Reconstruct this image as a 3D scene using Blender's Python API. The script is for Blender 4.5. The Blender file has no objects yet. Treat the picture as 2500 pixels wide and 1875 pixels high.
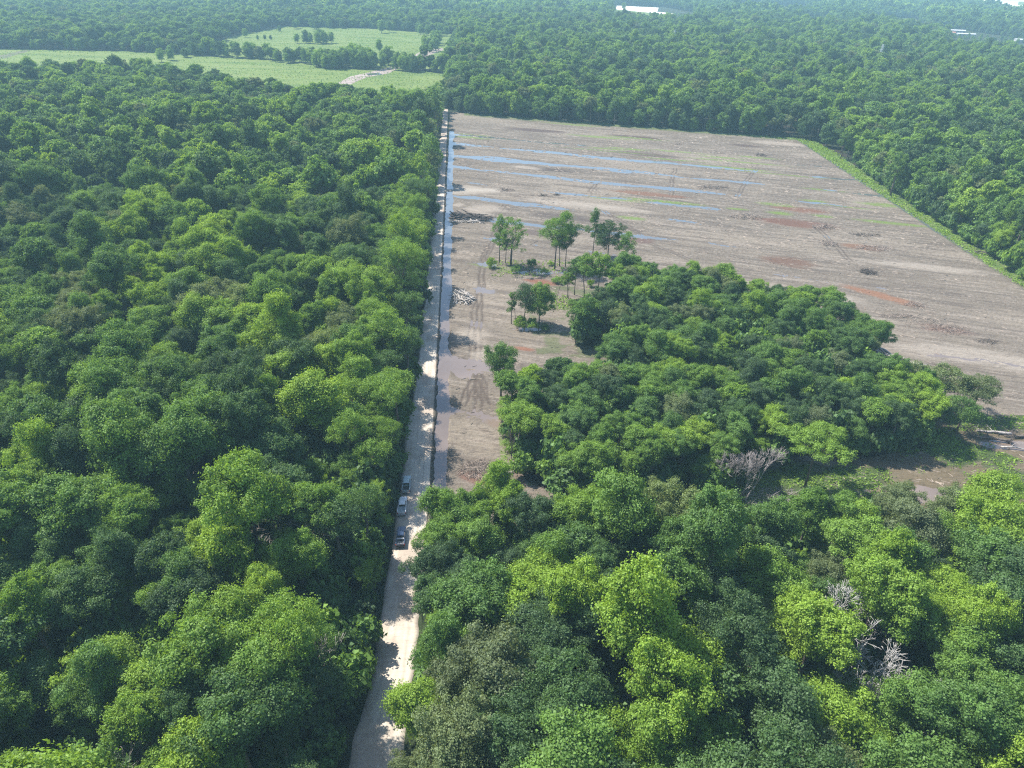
import bpy, math, random
import numpy as np
from mathutils import Vector

# ------------------------------------------------------------------ camera, sky, sun
SC = bpy.context.scene
COL = SC.collection
F_PX, HCAM = 1735.0, 113.0

def _cam_axes():
    d = lambda u, v: np.array([(u - 1250) / F_PX, -(v - 937.5) / F_PX, -1.0])
    hl, hr, vpx = -140.0, -75.0, 1118.0
    up = np.cross(d(2500, hr), d(0, hl)); up /= np.linalg.norm(up)
    if up[1] < 0: up = -up
    f = d(vpx, hl + (hr - hl) * vpx / 2500); f -= up * f.dot(up); f /= np.linalg.norm(f)
    return np.array([np.cross(f, up), f, up])          # rows: world x, y, z in camera space
RW = _cam_axes()

def gp(u, v, z=0.0):
    """photo pixel (2500 px wide) -> point of the world at height z"""
    w = RW @ np.array([(u - 1250) / F_PX, -(v - 937.5) / F_PX, -1.0])
    t = (z - HCAM) / w[2]
    return float(w[0] * t), float(w[1] * t)

def pix(x, y, z):
    c = RW.T @ np.array([x, y, z - HCAM])
    return 1250 + F_PX * c[0] / -c[2], 937.5 - F_PX * c[1] / -c[2], -c[2]

cam_d = bpy.data.cameras.new('camera')
cam = bpy.data.objects.new('camera', cam_d); COL.objects.link(cam)
from mathutils import Matrix
M4 = Matrix([list(RW[0]) + [0], list(RW[1]) + [0], list(RW[2]) + [HCAM], [0, 0, 0, 1]])
cam.matrix_world = M4
cam_d.sensor_width = 36.0
cam_d.lens = F_PX / 2500 * 36.0
cam_d.clip_start = 0.5; cam_d.clip_end = 30000
SC.camera = cam

SUN = Vector((-0.62, 0.46, 1.0)).normalized()
EL = math.asin(SUN.z); AZ = math.atan2(SUN.x, SUN.y)
W = bpy.data.worlds.new('World'); SC.world = W; W.use_nodes = True
nt = W.node_tree; nt.nodes.clear()
sky = nt.nodes.new('ShaderNodeTexSky'); sky.sky_type = 'NISHITA'; sky.sun_disc = False
sky.sun_elevation = EL; sky.sun_rotation = AZ; sky.air_density = 1.0; sky.dust_density = 0.6; sky.ozone_density = 1.5
bg = nt.nodes.new('ShaderNodeBackground'); bg.inputs[1].default_value = 0.13
wo = nt.nodes.new('ShaderNodeOutputWorld')
nt.links.new(sky.outputs[0], bg.inputs[0]); nt.links.new(bg.outputs[0], wo.inputs[0])
sl = bpy.data.lights.new('sun', 'SUN'); sl.energy = 5.0; sl.angle = math.radians(0.55); sl.color = (1.0, 0.955, 0.88)
so = bpy.data.objects.new('sun', sl); COL.objects.link(so)
so.location = (-200, 200, 400); so.rotation_euler = (-SUN).to_track_quat('-Z', 'Y').to_euler()
SC.view_settings.view_transform = 'Standard'; SC.view_settings.look = 'None'
SC.view_settings.exposure = 1.0; SC.view_settings.gamma = 1.0
SC.render.engine = 'CYCLES'
cy = SC.cycles
cy.max_bounces = 5; cy.diffuse_bounces = 2; cy.glossy_bounces = 2; cy.transmission_bounces = 3
cy.volume_bounces = 0; cy.transparent_max_bounces = 8; cy.caustics_reflective = False; cy.caustics_refractive = False
cy.use_denoising = False
cy.sample_clamp_indirect = 4.0; cy.use_adaptive_sampling = False
cy.pixel_filter_type = 'BLACKMAN_HARRIS'; cy.filter_width = 1.2

rng = np.random.default_rng(7)
R1 = random.Random(11)

# ------------------------------------------------------------------ helpers
def tag(o, label=None, cat=None, group=None, kind=None):
    if label: o['label'] = label
    if cat: o['category'] = cat
    if group: o['group'] = group
    if kind: o['kind'] = kind
    return o

def mesh_np(name, V, Fq, mats=(), attrs=None, smooth=False):
    """V (n,3); Fq (m,k) equal-size polygons or list of such arrays"""
    me = bpy.data.meshes.new(name)
    if not isinstance(Fq, list): Fq = [Fq]
    V = np.asarray(V, dtype=np.float32)
    me.vertices.add(len(V)); me.vertices.foreach_set('co', V.ravel())
    loops = np.concatenate([np.asarray(f).ravel() for f in Fq]).astype(np.int32)
    sizes = np.concatenate([np.full(len(f), np.asarray(f).shape[1]) for f in Fq]).astype(np.int32)
    me.loops.add(len(loops)); me.loops.foreach_set('vertex_index', loops)
    st = np.concatenate([[0], np.cumsum(sizes)[:-1]]).astype(np.int32)
    me.polygons.add(len(sizes)); me.polygons.foreach_set('loop_start', st)
    me.polygons.foreach_set('loop_total', sizes)
    if smooth: me.polygons.foreach_set('use_smooth', np.ones(len(sizes), dtype=bool))
    for m in mats: me.materials.append(m)
    for k, a in (attrs or {}).items():
        a = np.asarray(a, dtype=np.float32)
        if a.ndim == 1:
            at = me.attributes.new(k, 'FLOAT', 'POINT'); at.data.foreach_set('value', a)
        elif a.shape[1] == 3:
            at = me.attributes.new(k, 'FLOAT_VECTOR', 'POINT'); at.data.foreach_set('vector', a.ravel())
        else:
            at = me.attributes.new(k, 'FLOAT_COLOR', 'POINT'); at.data.foreach_set('color', a.ravel())
    me.update(calc_edges=True); me.validate()
    return me

def link(name, me, parent=None, loc=(0, 0, 0), rz=0.0):
    o = bpy.data.objects.new(name, me); COL.objects.link(o)
    o.location = loc; o.rotation_euler = (0, 0, rz)
    if parent is not None: o.parent = parent
    return o

class MB:
    """collects simple solids and builds them as one mesh"""
    def __init__(s): s.v = []; s.f = []; s.n = 0
    def add(s, v, f):
        s.v.extend([tuple(p) for p in v]); s.f.extend([tuple(i + s.n for i in q) for q in f]); s.n += len(v)
    def box(s, x0, x1, y0, y1, z0, z1, tx=0, ty=0, ox=0, oy=0):
        """box whose top is inset by tx, ty and shifted by ox, oy"""
        v = [(x0, y0, z0), (x1, y0, z0), (x1, y1, z0), (x0, y1, z0),
             (x0 + tx + ox, y0 + ty + oy, z1), (x1 - tx + ox, y0 + ty + oy, z1), (x1 - tx + ox, y1 - ty + oy, z1), (x0 + tx + ox, y1 - ty + oy, z1)]
        s.add(v, [(0, 3, 2, 1), (4, 5, 6, 7), (0, 1, 5, 4), (1, 2, 6, 5), (2, 3, 7, 6), (3, 0, 4, 7)])
    def tube(s, pts, rad, n=6):
        pts = [Vector(p) for p in pts]; rings = []; a = None
        for i, p in enumerate(pts):
            d = (pts[min(i + 1, len(pts) - 1)] - pts[max(i - 1, 0)]).normalized()
            if a is None:
                a = d.cross(Vector((0.31, 0.2, 0.93))); 
                if a.length < 1e-3: a = d.cross(Vector((1, 0, 0)))
            else: a = a - d * a.dot(d)
            a.normalize()
            b = d.cross(a); r = rad[i]
            rings.append([p + (a * math.cos(2 * math.pi * k / n) + b * math.sin(2 * math.pi * k / n)) * r for k in range(n)])
        v = [q for r_ in rings for q in r_]; f = []
        for i in range(len(pts) - 1):
            for k in range(n):
                f.append((i * n + k, i * n + (k + 1) % n, (i + 1) * n + (k + 1) % n, (i + 1) * n + k))
        f.append(tuple(range(n))[::-1]); f.append(tuple((len(pts) - 1) * n + k for k in range(n)))
        s.add(v, f)
    def mesh(s, name, mat, smooth=False):
        me = bpy.data.meshes.new(name); me.from_pydata(s.v, [], s.f); me.materials.append(mat)
        if smooth:
            for p in me.polygons: p.use_smooth = True
        me.update(); return me
    def build(s, name, mat, parent=None, smooth=False, loc=(0, 0, 0), rz=0.0):
        return link(name, s.mesh(name, mat, smooth), parent, loc, rz)

def _hash(ix, iy, seed):
    n = (ix.astype(np.int64) * 374761393 + iy.astype(np.int64) * 668265263 + seed * 1442695041) & 0x7fffffff
    n = ((n ^ (n >> 13)) * 1274126177) & 0x7fffffff
    n = (n ^ (n >> 16)) & 0xffff
    return n / 65535.0
def vnoise(x, y, seed=0):
    ix = np.floor(x); iy = np.floor(y); fx = x - ix; fy = y - iy
    fx = fx * fx * (3 - 2 * fx); fy = fy * fy * (3 - 2 * fy)
    a = _hash(ix, iy, seed); b = _hash(ix + 1, iy, seed); c = _hash(ix, iy + 1, seed); d = _hash(ix + 1, iy + 1, seed)
    return (a * (1 - fx) + b * fx) * (1 - fy) + (c * (1 - fx) + d * fx) * fy
def fbm(x, y, seed=0, o=4):
    r = 0; a = 0.5; t = 0
    for k in range(o):
        r = r + a * vnoise(x, y, seed + k * 17); t += a; x = x * 2.03 + 11.3; y = y * 2.03 - 7.1; a *= 0.5
    return r / t
def sstep(a, b, x):
    t = np.clip((x - a) / (b - a), 0, 1); return t * t * (3 - 2 * t)
def inpoly(x, y, poly):
    x = np.asarray(x, float); y = np.asarray(y, float)
    r = np.zeros(x.shape, bool); n = len(poly)
    for i in range(n):
        x0, y0 = poly[i]; x1, y1 = poly[(i + 1) % n]
        c = ((y0 > y) != (y1 > y)) & (x < (x1 - x0) * (y - y0) / ((y1 - y0) if y1 != y0 else 1e-9) + x0)
        r ^= c
    return r

# ------------------------------------------------------------------ materials
def newmat(name):
    m = bpy.data.materials.new(name); m.use_nodes = True; m.node_tree.nodes.clear(); return m, m.node_tree
def N(nt, t, **k):
    n = nt.nodes.new(t)
    for a, b in k.items(): setattr(n, a, b)
    return n
def plain(name, col, rough=0.6, metal=0.0, noise=0.0, nscale=3.0, spec=0.5, bump=0.0):
    m, t = newmat(name)
    b = N(t, 'ShaderNodeBsdfPrincipled'); o = N(t, 'ShaderNodeOutputMaterial'); t.links.new(b.outputs[0], o.inputs[0])
    b.inputs['Base Color'].default_value = (*col, 1); b.inputs['Roughness'].default_value = rough
    b.inputs['Metallic'].default_value = metal; b.inputs['Specular IOR Level'].default_value = spec
    if noise:
        tc = N(t, 'ShaderNodeTexCoord'); nz = N(t, 'ShaderNodeTexNoise'); nz.inputs['Scale'].default_value = nscale; nz.inputs['Detail'].default_value = 5
        mr = N(t, 'ShaderNodeMapRange'); mr.inputs['From Min'].default_value = 0.3; mr.inputs['From Max'].default_value = 0.7
        mr.inputs['To Min'].default_value = 1 - noise; mr.inputs['To Max'].default_value = 1 + noise
        mx = N(t, 'ShaderNodeVectorMath', operation='SCALE'); mx.inputs[0].default_value = col
        t.links.new(tc.outputs['Object'], nz.inputs['Vector']); t.links.new(nz.outputs['Fac'], mr.inputs[0])
        t.links.new(mr.outputs[0], mx.inputs['Scale']); t.links.new(mx.outputs[0], b.inputs['Base Color'])
        if bump:
            bp = N(t, 'ShaderNodeBump'); bp.inputs['Strength'].default_value = 1; bp.inputs['Distance'].default_value = bump
            t.links.new(nz.outputs['Fac'], bp.inputs['Height']); t.links.new(bp.outputs[0], b.inputs['Normal'])
    return m

RAMP = [(0.0, (0.062, 0.112, 0.044)), (0.18, (0.085, 0.160, 0.046)), (0.38, (0.118, 0.218, 0.044)), (0.58, (0.160, 0.272, 0.040)),
        (0.78, (0.200, 0.318, 0.038)), (0.90, (0.225, 0.345, 0.036)), (0.93, (0.165, 0.215, 0.084)), (1.0, (0.130, 0.168, 0.076))]
def leafmat(name, typ):
    m, t = newmat(name)
    at = N(t, 'ShaderNodeAttribute', attribute_name='tint', attribute_type=typ)
    lv = N(t, 'ShaderNodeAttribute', attribute_name='lv', attribute_type='GEOMETRY')
    # every leaf spray shifts a little along the ramp
    ad = N(t, 'ShaderNodeMath', operation='MULTIPLY_ADD'); ad.inputs[1].default_value = 0.16; 
    t.links.new(lv.outputs['Fac'], ad.inputs[0])
    sb = N(t, 'ShaderNodeMath', operation='SUBTRACT'); sb.inputs[1].default_value = 0.08
    t.links.new(at.outputs['Fac'], sb.inputs[0]); t.links.new(sb.outputs[0], ad.inputs[2])
    # greyish kinds (tint over 0.92) keep their tint
    gt = N(t, 'ShaderNodeMath', operation='GREATER_THAN'); gt.inputs[1].default_value = 0.915; t.links.new(at.outputs['Fac'], gt.inputs[0])
    mn = N(t, 'ShaderNodeMath', operation='MINIMUM'); mn.inputs[1].default_value = 0.90; t.links.new(ad.outputs[0], mn.inputs[0])
    mf = N(t, 'ShaderNodeMix', data_type='FLOAT'); t.links.new(gt.outputs[0], mf.inputs[0]); t.links.new(mn.outputs[0], mf.inputs[2]); t.links.new(at.outputs['Fac'], mf.inputs[3])
    cr = N(t, 'ShaderNodeValToRGB'); e = cr.color_ramp
    while len(e.elements) < len(RAMP): e.elements.new(0.5)
    for i, (p, c) in enumerate(RAMP): e.elements[i].position = p; e.elements[i].color = (*c, 1)
    t.links.new(mf.outputs[0], cr.inputs[0])
    mr = N(t, 'ShaderNodeMapRange'); mr.inputs['To Min'].default_value = 0.82; mr.inputs['To Max'].default_value = 1.22
    t.links.new(lv.outputs['Fac'], mr.inputs[0]); mr.inputs['To Min'].default_value = .90; mr.inputs['To Max'].default_value = 1.34
    sc = N(t, 'ShaderNodeVectorMath', operation='SCALE'); t.links.new(cr.outputs[0], sc.inputs[0]); t.links.new(mr.outputs[0], sc.inputs['Scale'])
    df = N(t, 'ShaderNodeBsdfDiffuse'); tr = N(t, 'ShaderNodeBsdfTranslucent'); gl = N(t, 'ShaderNodeBsdfGlossy')
    gl.inputs['Roughness'].default_value = 0.6; gl.inputs['Color'].default_value = (0.9, 0.95, 0.9, 1)
    yc = N(t, 'ShaderNodeVectorMath', operation='MULTIPLY'); yc.inputs[1].default_value = (1.25, 1.15, 0.5)
    t.links.new(sc.outputs[0], df.inputs[0]); t.links.new(sc.outputs[0], yc.inputs[0]); t.links.new(yc.outputs[0], tr.inputs[0])
    m1 = N(t, 'ShaderNodeMixShader'); m1.inputs[0].default_value = 0.42; t.links.new(df.outputs[0], m1.inputs[1]); t.links.new(tr.outputs[0], m1.inputs[2])
    m2 = N(t, 'ShaderNodeMixShader'); m2.inputs[0].default_value = 0.02; t.links.new(m1.outputs[0], m2.inputs[1]); t.links.new(gl.outputs[0], m2.inputs[2])
    o = N(t, 'ShaderNodeOutputMaterial'); t.links.new(m2.outputs[0], o.inputs[0])
    return m
M_LEAF = leafmat('leaves', 'INSTANCER')
M_LEAFG = leafmat('leaves_far', 'GEOMETRY')
M_BARK = plain('bark', (0.13, 0.105, 0.085), 0.9, noise=0.35, nscale=1.5)
M_PALE = plain('weathered_wood', (0.40, 0.36, 0.33), 0.85, noise=0.3, nscale=2.0)
M_WHITE = plain('bleached_bark', (.44, .42, .40), .85, noise=.2, nscale=2.0)
M_DEAD = plain('dead_branch_bark', (0.30, 0.265, 0.25), 0.9, noise=0.25, nscale=2.0)
M_CUT = plain('bleached_log', (0.40, 0.36, 0.32), 0.85, noise=0.3, nscale=2.0)
M_DKLOG = plain('dark_log', (0.085, 0.07, 0.062), 0.85, noise=0.4, nscale=2.0)

# ------------------------------------------------------------------ tree shapes
def leaf_quads(P, Nn, size, rg, aspect=0.75):
    n = len(P)
    Nn = Nn / (np.linalg.norm(Nn, axis=1, keepdims=True) + 1e-9)
    r = rg.normal(size=(n, 3)); A = np.cross(Nn, r); A /= (np.linalg.norm(A, axis=1, keepdims=True) + 1e-9)
    B = np.cross(Nn, A)
    s = (size * rg.uniform(0.65, 1.35, n))[:, None]
    bend = Nn * s * 0.18
    V = np.stack([P + A * s - bend, P + B * s * aspect + bend * 0.6, P - A * s - bend, P - B * s * aspect + bend * 0.6], 1).reshape(-1, 3)
    Fq = np.arange(n * 4).reshape(n, 4)
    return V, Fq

def crown_np(rg, R, zc, Rz, ncl, cr, leaf, nleaf, low=-0.35, flat=0.75, jit=0.55, inner=0.12, lobes=3, up=0.25, lean=(0, 0), sub=0):
    """leaf sprays gathered in clumps on a lobed crown; returns V, F, lv, clump centres"""
    if sub: ncl = int(ncl * 1.7)
    th = rg.uniform(0, 2 * np.pi, ncl); cz = low + (1 - low) * (np.arange(ncl) + rg.uniform(0, 1, ncl)) / ncl
    rg.shuffle(th)
    sr = np.sqrt(np.maximum(0, 1 - cz ** 2))
    ph = rg.uniform(0, 2 * np.pi, lobes); am = rg.uniform(0.08, 0.22, lobes)
    lob = 1 + sum(am[k] * np.cos((k + 2) * th + ph[k]) for k in range(lobes))
    rad = rg.uniform(0.55, 1.08, ncl) * lob
    C = np.stack([R * rad * sr * np.cos(th), R * rad * sr * np.sin(th), zc + Rz * (cz * rg.uniform(0.72, 1.05, ncl))], 1)
    if sub:
        cr = cr * .72
        # several main limbs, each with a crown of its own at its own height
        th0 = rg.uniform(0, 6.28); k_ = rg.integers(0, sub, ncl); a_ = th0 + np.arange(sub) * 2 * np.pi / sub + rg.normal(0, .35, sub)
        ro = R * rg.uniform(.34, .62, sub); zo = Rz * rg.uniform(-.42, .30, sub); zo[0] = Rz * .30; ro[0] *= .5; sr_ = rg.uniform(.40, .74, sub)
        q_ = (C - np.array([0, 0, zc])) * sr_[k_][:, None]
        C = q_ + np.stack([ro[k_] * np.cos(a_[k_]), ro[k_] * np.sin(a_[k_]), zc + zo[k_]], 1)
    C[:, 0] += lean[0] * (C[:, 2] - zc) / Rz; C[:, 1] += lean[1] * (C[:, 2] - zc) / Rz
    crs = cr * rg.uniform(0.6, 1.4, ncl)
    w = crs ** 2; cnt = np.maximum(4, (nleaf * (1 - inner) * w / w.sum()).astype(int))
    idx = np.repeat(np.arange(ncl), cnt)
    n = len(idx)
    d = rg.normal(size=(n, 3)); d[:, 2] += up; d /= np.linalg.norm(d, axis=1, keepdims=True)
    # small sprays inside each clump
    k = 9
    sub = rg.normal(size=(ncl, k, 3)); sub[:, :, 2] += 0.35; sub /= np.linalg.norm(sub, axis=2, keepdims=True)
    pick = sub[idx, rg.integers(0, k, n)]
    mixw = (rg.random(n) < 0.6)[:, None]
    d = np.where(mixw, pick + d * 0.42, d); d /= np.linalg.norm(d, axis=1, keepdims=True)
    rr = crs[idx] * np.where(mixw[:, 0], rg.uniform(0.8, 1.2, n) + .45 * (rg.random(n) < .16), rg.uniform(0.35, 0.95, n))
    P = C[idx] + d * rr[:, None] * np.array([1, 1, flat])
    Nn = d + rg.normal(size=(n, 3)) * jit; Nn[:, 2] += 0.15
    lvc = rg.uniform(0, 1, ncl)
    lv = 0.45 * lvc[idx] + 0.55 * rg.random(n)
    ni = int(nleaf * inner)
    Q = rg.normal(size=(ni, 3)); Q /= np.linalg.norm(Q, axis=1, keepdims=True); Q *= rg.uniform(0.2, 0.7, ni)[:, None]
    Q = Q * np.array([R, R, Rz]) + np.array([0, 0, zc])
    P = np.concatenate([P, Q]); Nn = np.concatenate([Nn, rg.normal(size=(ni, 3))]); lv = np.concatenate([lv, rg.random(ni)])
    V, Fq = leaf_quads(P, Nn, leaf, rg)
    return V, Fq, np.repeat(lv, 4), C

def trunk_mb(rg, C, zc, Rz, r0=0.28, nl=14, fork=0.42, lean=(0, 0), sides=6):
    """trunk that forks into limbs reaching the crown's clumps"""
    mb = MB(); zt = zc + Rz * 0.35; zf = (zc - Rz * 0.6) * fork + 0.35 * zc
    bx, by = rg.normal(0, 0.25, 2)
    pts = [(0, 0, -0.3), (bx * 0.3, by * 0.3, zf * 0.5), (bx, by, zf), (bx * 1.2 + lean[0] * .3, by * 1.2 + lean[1] * .3, (zf + zt) / 2), (bx * .8 + lean[0] * .5, by * .8 + lean[1] * .5, zt)]
    mb.tube(pts, [r0 * 1.35, r0, r0 * 0.85, r0 * 0.55, r0 * 0.18], sides)
    idx = rg.permutation(len(C))[:nl]
    for i in idx:
        c = C[i]; t = rg.uniform(0.0, 0.75)
        s = Vector(pts[2]).lerp(Vector(pts[4]), t); e = Vector(c)
        if e.z < s.z: s = Vector(pts[2])
        m = s.lerp(e, 0.5) + Vector((rg.normal(0, .35), rg.normal(0, .35), -0.08 * (e - s).length))
        rr = r0 * (0.5 - 0.25 * t)
        mb.tube([s, m, e], [rr, rr * 0.6, rr * 0.16], 4)
        for _ in range(2):
            q = m.lerp(e, rg.uniform(0.1, 0.8)); e2 = q + Vector((rg.normal(0, .9), rg.normal(0, .9), rg.uniform(0.2, 1.3)))
            mb.tube([q, e2], [rr * 0.28, rr * 0.08], 3)
    return mb

#           R    zc   Rz   ncl cr   leaf nleaf  extra
SPEC = {
 'round_a': dict(sub=3, R=4.6, zc=12.5, Rz=4.6, ncl=46, cr=1.35, leaf=0.120, nleaf=36505),
 'round_b': dict(sub=4, R=4.9, zc=12.0, Rz=4.2, ncl=38, cr=1.55, leaf=0.126, nleaf=36505, lobes=4),
 'round_c': dict(sub=3, R=4.3, zc=13.0, Rz=5.0, ncl=60, cr=1.05, leaf=0.107, nleaf=39680),
 'wide_a': dict(sub=5, R=5.4, zc=11.8, Rz=3.8, ncl=44, cr=1.5, leaf=0.120, nleaf=39680, lobes=4),
 'wide_b': dict(sub=5, R=5.2, zc=12.2, Rz=4.0, ncl=74, cr=1.05, leaf=0.096, nleaf=46028, lobes=4),
 'tall_a': dict(R=3.7, zc=12.8, Rz=5.8, ncl=42, cr=1.25, leaf=0.120, nleaf=33331),
 'tall_b': dict(R=3.5, zc=12.5, Rz=6.0, ncl=34, cr=1.45, leaf=0.135, nleaf=30156),
 'spray_a': dict(sub=4, R=4.8, zc=12.2, Rz=4.6, ncl=52, cr=1.15, leaf=0.164, nleaf=20633, jit=0.8),
 'spray_b': dict(sub=3, R=4.5, zc=12.6, Rz=4.8, ncl=58, cr=0.95, leaf=0.116, nleaf=26982, jit=0.9),
 'lumpy': dict(sub=4, R=5.0, zc=12.0, Rz=4.8, ncl=22, cr=2.0, leaf=0.126, nleaf=38092, lobes=4),
 'airy_a': dict(sub=4, R=5.0, zc=12.3, Rz=4.8, ncl=50, cr=1.15, leaf=0.105, nleaf=12062, jit=.9, inner=.03, low=-.45),
 'airy_b': dict(sub=3, R=4.6, zc=12.0, Rz=5.0, ncl=42, cr=1.25, leaf=0.112, nleaf=10792, jit=.9, inner=.03, low=-.5, lobes=4),
 'bushy_a': dict(R=4.3, zc=7.6, Rz=7.0, ncl=70, cr=1.3, leaf=0.130, nleaf=28672, low=-.85),
 'bushy_b': dict(R=3.9, zc=8.2, Rz=6.8, ncl=56, cr=1.45, leaf=0.136, nleaf=26624, low=-.85, lobes=4),
}
LOW = dict()
VAR = list(SPEC)
PROTO, PROTO_M = {}, {}
def mk_proto(name, sp, seed, k=1.0, leafk=1.0, r0=0.28, mat=M_LEAF, nl=14, bark=M_BARK):
    rg = np.random.default_rng(seed)
    q = dict(sp); q['leaf'] = sp['leaf'] * leafk; q['nleaf'] = int(sp['nleaf'] * k)
    V, Fq, lv, C = crown_np(rg, **q)
    cm = mesh_np('crown_' + name, V, Fq, (mat,), {'lv': lv})
    tm = trunk_mb(rg, C, q['zc'], q['Rz'], r0=r0, nl=nl, lean=q.get('lean', (0, 0))).mesh('trunk_' + name, bark, True)
    return cm, tm
for i, n in enumerate(VAR):
    PROTO[n] = mk_proto(n, SPEC[n], 100 + i)
    PROTO_M[n] = mk_proto(n + '_far', SPEC[n], 100 + i, k=0.17, leafk=2.6, nl=5)

def rec_branch(mb, rg, p, d, L, r, lev, spread=0.55, up=0.12, sides=4, minr=0.012):
    q = Vector(p); pts = [q.copy()]; rad = [r]; dd = Vector(d)
    seg = 3
    for s in range(seg):
        dd = (dd + Vector(rg.normal(0, 0.14, 3)) + Vector((0, 0, up * 0.5))).normalized()
        q = q + dd * (L / seg); pts.append(q.copy()); rad.append(max(minr, r * (1 - 0.42 * (s + 1) / seg)))
    mb.tube(pts, rad, sides if lev > 2 else 3)
    if lev <= 0: return
    nb = 3 if lev > 1 else 4
    for k in range(nb):
        t = rg.uniform(0.45, 1.0) if k else 1.0
        b = pts[-1] if t > 0.95 else pts[1].lerp(pts[-1], t)
        nd = (dd + Vector(rg.normal(0, spread, 3)) + Vector((0, 0, up))).normalized()
        rec_branch(mb, rg, b, nd, L * rg.uniform(0.6, 0.82), rad[-1] * rg.uniform(0.55, 0.8), lev - 1, spread, up, sides, minr)
def dead_mesh(seed, H, r, lev, mat, nstem=1, spread=0.5, name='dead_branches', up=.12, minr=.02):
    rg = np.random.default_rng(seed); mb = MB()
    for s in range(nstem):
        d = Vector((rg.normal(0, .18), rg.normal(0, .18), 1)).normalized()
        rec_branch(mb, rg, Vector((rg.normal(0, .5) * (nstem > 1), rg.normal(0, .5) * (nstem > 1), -0.3)), d, H * 0.42, r, lev, spread, up, 5, minr)
    return mb.mesh(name, mat, True)

# ------------------------------------------------------------------ the lie of the land
def lin(v, xs, ys): return np.interp(v, xs, ys)
def road_l(y): return lin(y, [40, 60, 69, 85, 100, 140, 200, 400, 640], [-22, -19.8, -18.9, -17.4, -16.9, -16.3, -14.7, -14.2, -14.0])
def road_r(y): return lin(y, [40, 60, 69, 85, 100, 140, 200, 400, 640], [-13.5, -12, -11.2, -10.3, -9.8, -8.9, -8.9, -9.3, -10.4])
def field_r(y): return 229.5 + (y - 254) * 0.0727
def field_far(x): return 624 - 0.337 * (x + 11)
def woods_n(x): return lin(x, [-10, 5, 32, 40, 46, 55, 62, 76, 88, 96, 104, 122, 200, 300], [113, 117, 116, 114, 109, 105, 107, 109, 112, 116, 110, 109, 106, 102])
XA, XB, YA, YB = -9.0, 268.0, 96.0, 650.0
F1 = [(-16, 640), (-60, 632), (-142, 648), (-200, 692), (-257, 745), (-300, 778), (-330, 770), (-419, 740), (-760, 745), (-760, 1007), (-568, 1007), (-420, 1007), (-345, 985), (-297, 965), (-204, 936), (-149, 889), (-99, 894), (-57, 882), (-14, 850), (-10, 740)]
F2 = [(-57, 886), (-99, 898), (-149, 893), (-204, 940), (-297, 970), (-330, 1050), (-343, 1203), (-300, 1390), (-156, 1382), (0, 1300), (-8, 1142), (-16, 1000), (-18, 890)]
F3 = [(-60, 1560), (103, 1500), (120, 1560), (-40, 1650)]
SITE = [(300, 1530), (410, 1480), (450, 1500), (590, 1965), (570, 2215), (440, 2270), (405, 2120)]
BLD = [(690, 1060), (815, 1075), (1060, 1400), (1060, 1640), (900, 1650), (890, 1380)]
BLD2 = [(745, 985), (850, 985), (1100, 1285), (1100, 1365), (975, 1365)]
CLR = [[(690, 1520), (758, 1520), (880, 1850), (790, 1850)], [(715, 1960), (900, 1960), (1060, 2400), (800, 2480)], [(860, 1600), (990, 1600), (1150, 1950), (1000, 1950)]]
CENTRAL = [(14, 141), (12, 160), (13, 171), (17, 176), (29, 179), (41, 179), (50, 196), (52, 206), (38, 213), (39, 224), (49, 230), (55, 246), (63, 257), (68, 262), (78, 256), (90, 252), (102, 241), (114, 235), (126, 226), (133, 217), (137, 205), (133, 190), (126, 176), (139, 168), (128, 151), (107, 146), (95, 148), (84, 147), (72, 141), (62, 134), (45, 131), (25, 132)]

def is_clearing(x, y):
    """cleared mud, its green margin on the right and the gap behind the near woods"""
    c = (x > -9) & (y > woods_n(x) + 2.5) & (y < field_far(x) + 3) & (x < field_r(y) + lin(y, [100, 255, 330, 400, 520, 540], [8, 8, 9, 10, 16, 2]))
    return c & ~inpoly(x, y, CENTRAL)

# ------------------------------------------------------------------ terrain with the ditch, furrows and puddle hollows
def make_axis(a, b, f):
    v = [a]
    while v[-1] < b: v.append(v[-1] + f(v[-1]))
    v[-1] = b; return np.array(v)
ys = make_axis(YA, YB, lambda y: 0.38 + max(0, y - 140) * 0.0021)
xs = np.concatenate([make_axis(XA, 2, lambda x: 0.24)[:-1], make_axis(2, XB, lambda x: 0.5)])
X, Y = np.meshgrid(xs, ys)
CR = Y + 0.362 * X; AL = X * 0.94 - Y * 0.34
ROWS = [(141, .3, 60), (172, .75, 30), (203, .85, 14), (232, .25, 30), (261, .75, 60), (290, .62, 16), (322, .85, 20), (352, .55, 120), (384, .8, 120), (415, .62, 150), (447, 1.0, 130), (478, 1.45, 140), (511, 1.25, 120), (541, .75, 90)]
bank = sstep(-5.7, -4.4, X + 2.6 * (fbm(Y * .09, X * 0, 5) - .5) + 0.5 * (fbm(Y * 1.3, X * .5, 6) - .5))
dleft = 1 - sstep(-8.7, -7.7, X + 1.5 * (fbm(Y * .35, X * .3, 7) - .5))
ditch = (1 - bank) * (1 - dleft) * (1 - sstep(548, 556, Y)) * sstep(133, 139, Y)
cross = np.exp(-((Y - 398) / 3.2) ** 2) + 0.9 * np.exp(-((Y - 206) / 1.4) ** 2) * 0
rel = fbm(AL * .05, CR * .16, 21, 4) - .5
fine = fbm(AL * .35, CR * 1.3, 33, 4) - .5
clod = fbm(X * 1.1, Y * 1.1, 35, 3) - .5
Z = 0.16 * rel + 0.13 * fine + 0.08 * clod
wetrow = np.zeros_like(X)
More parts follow.
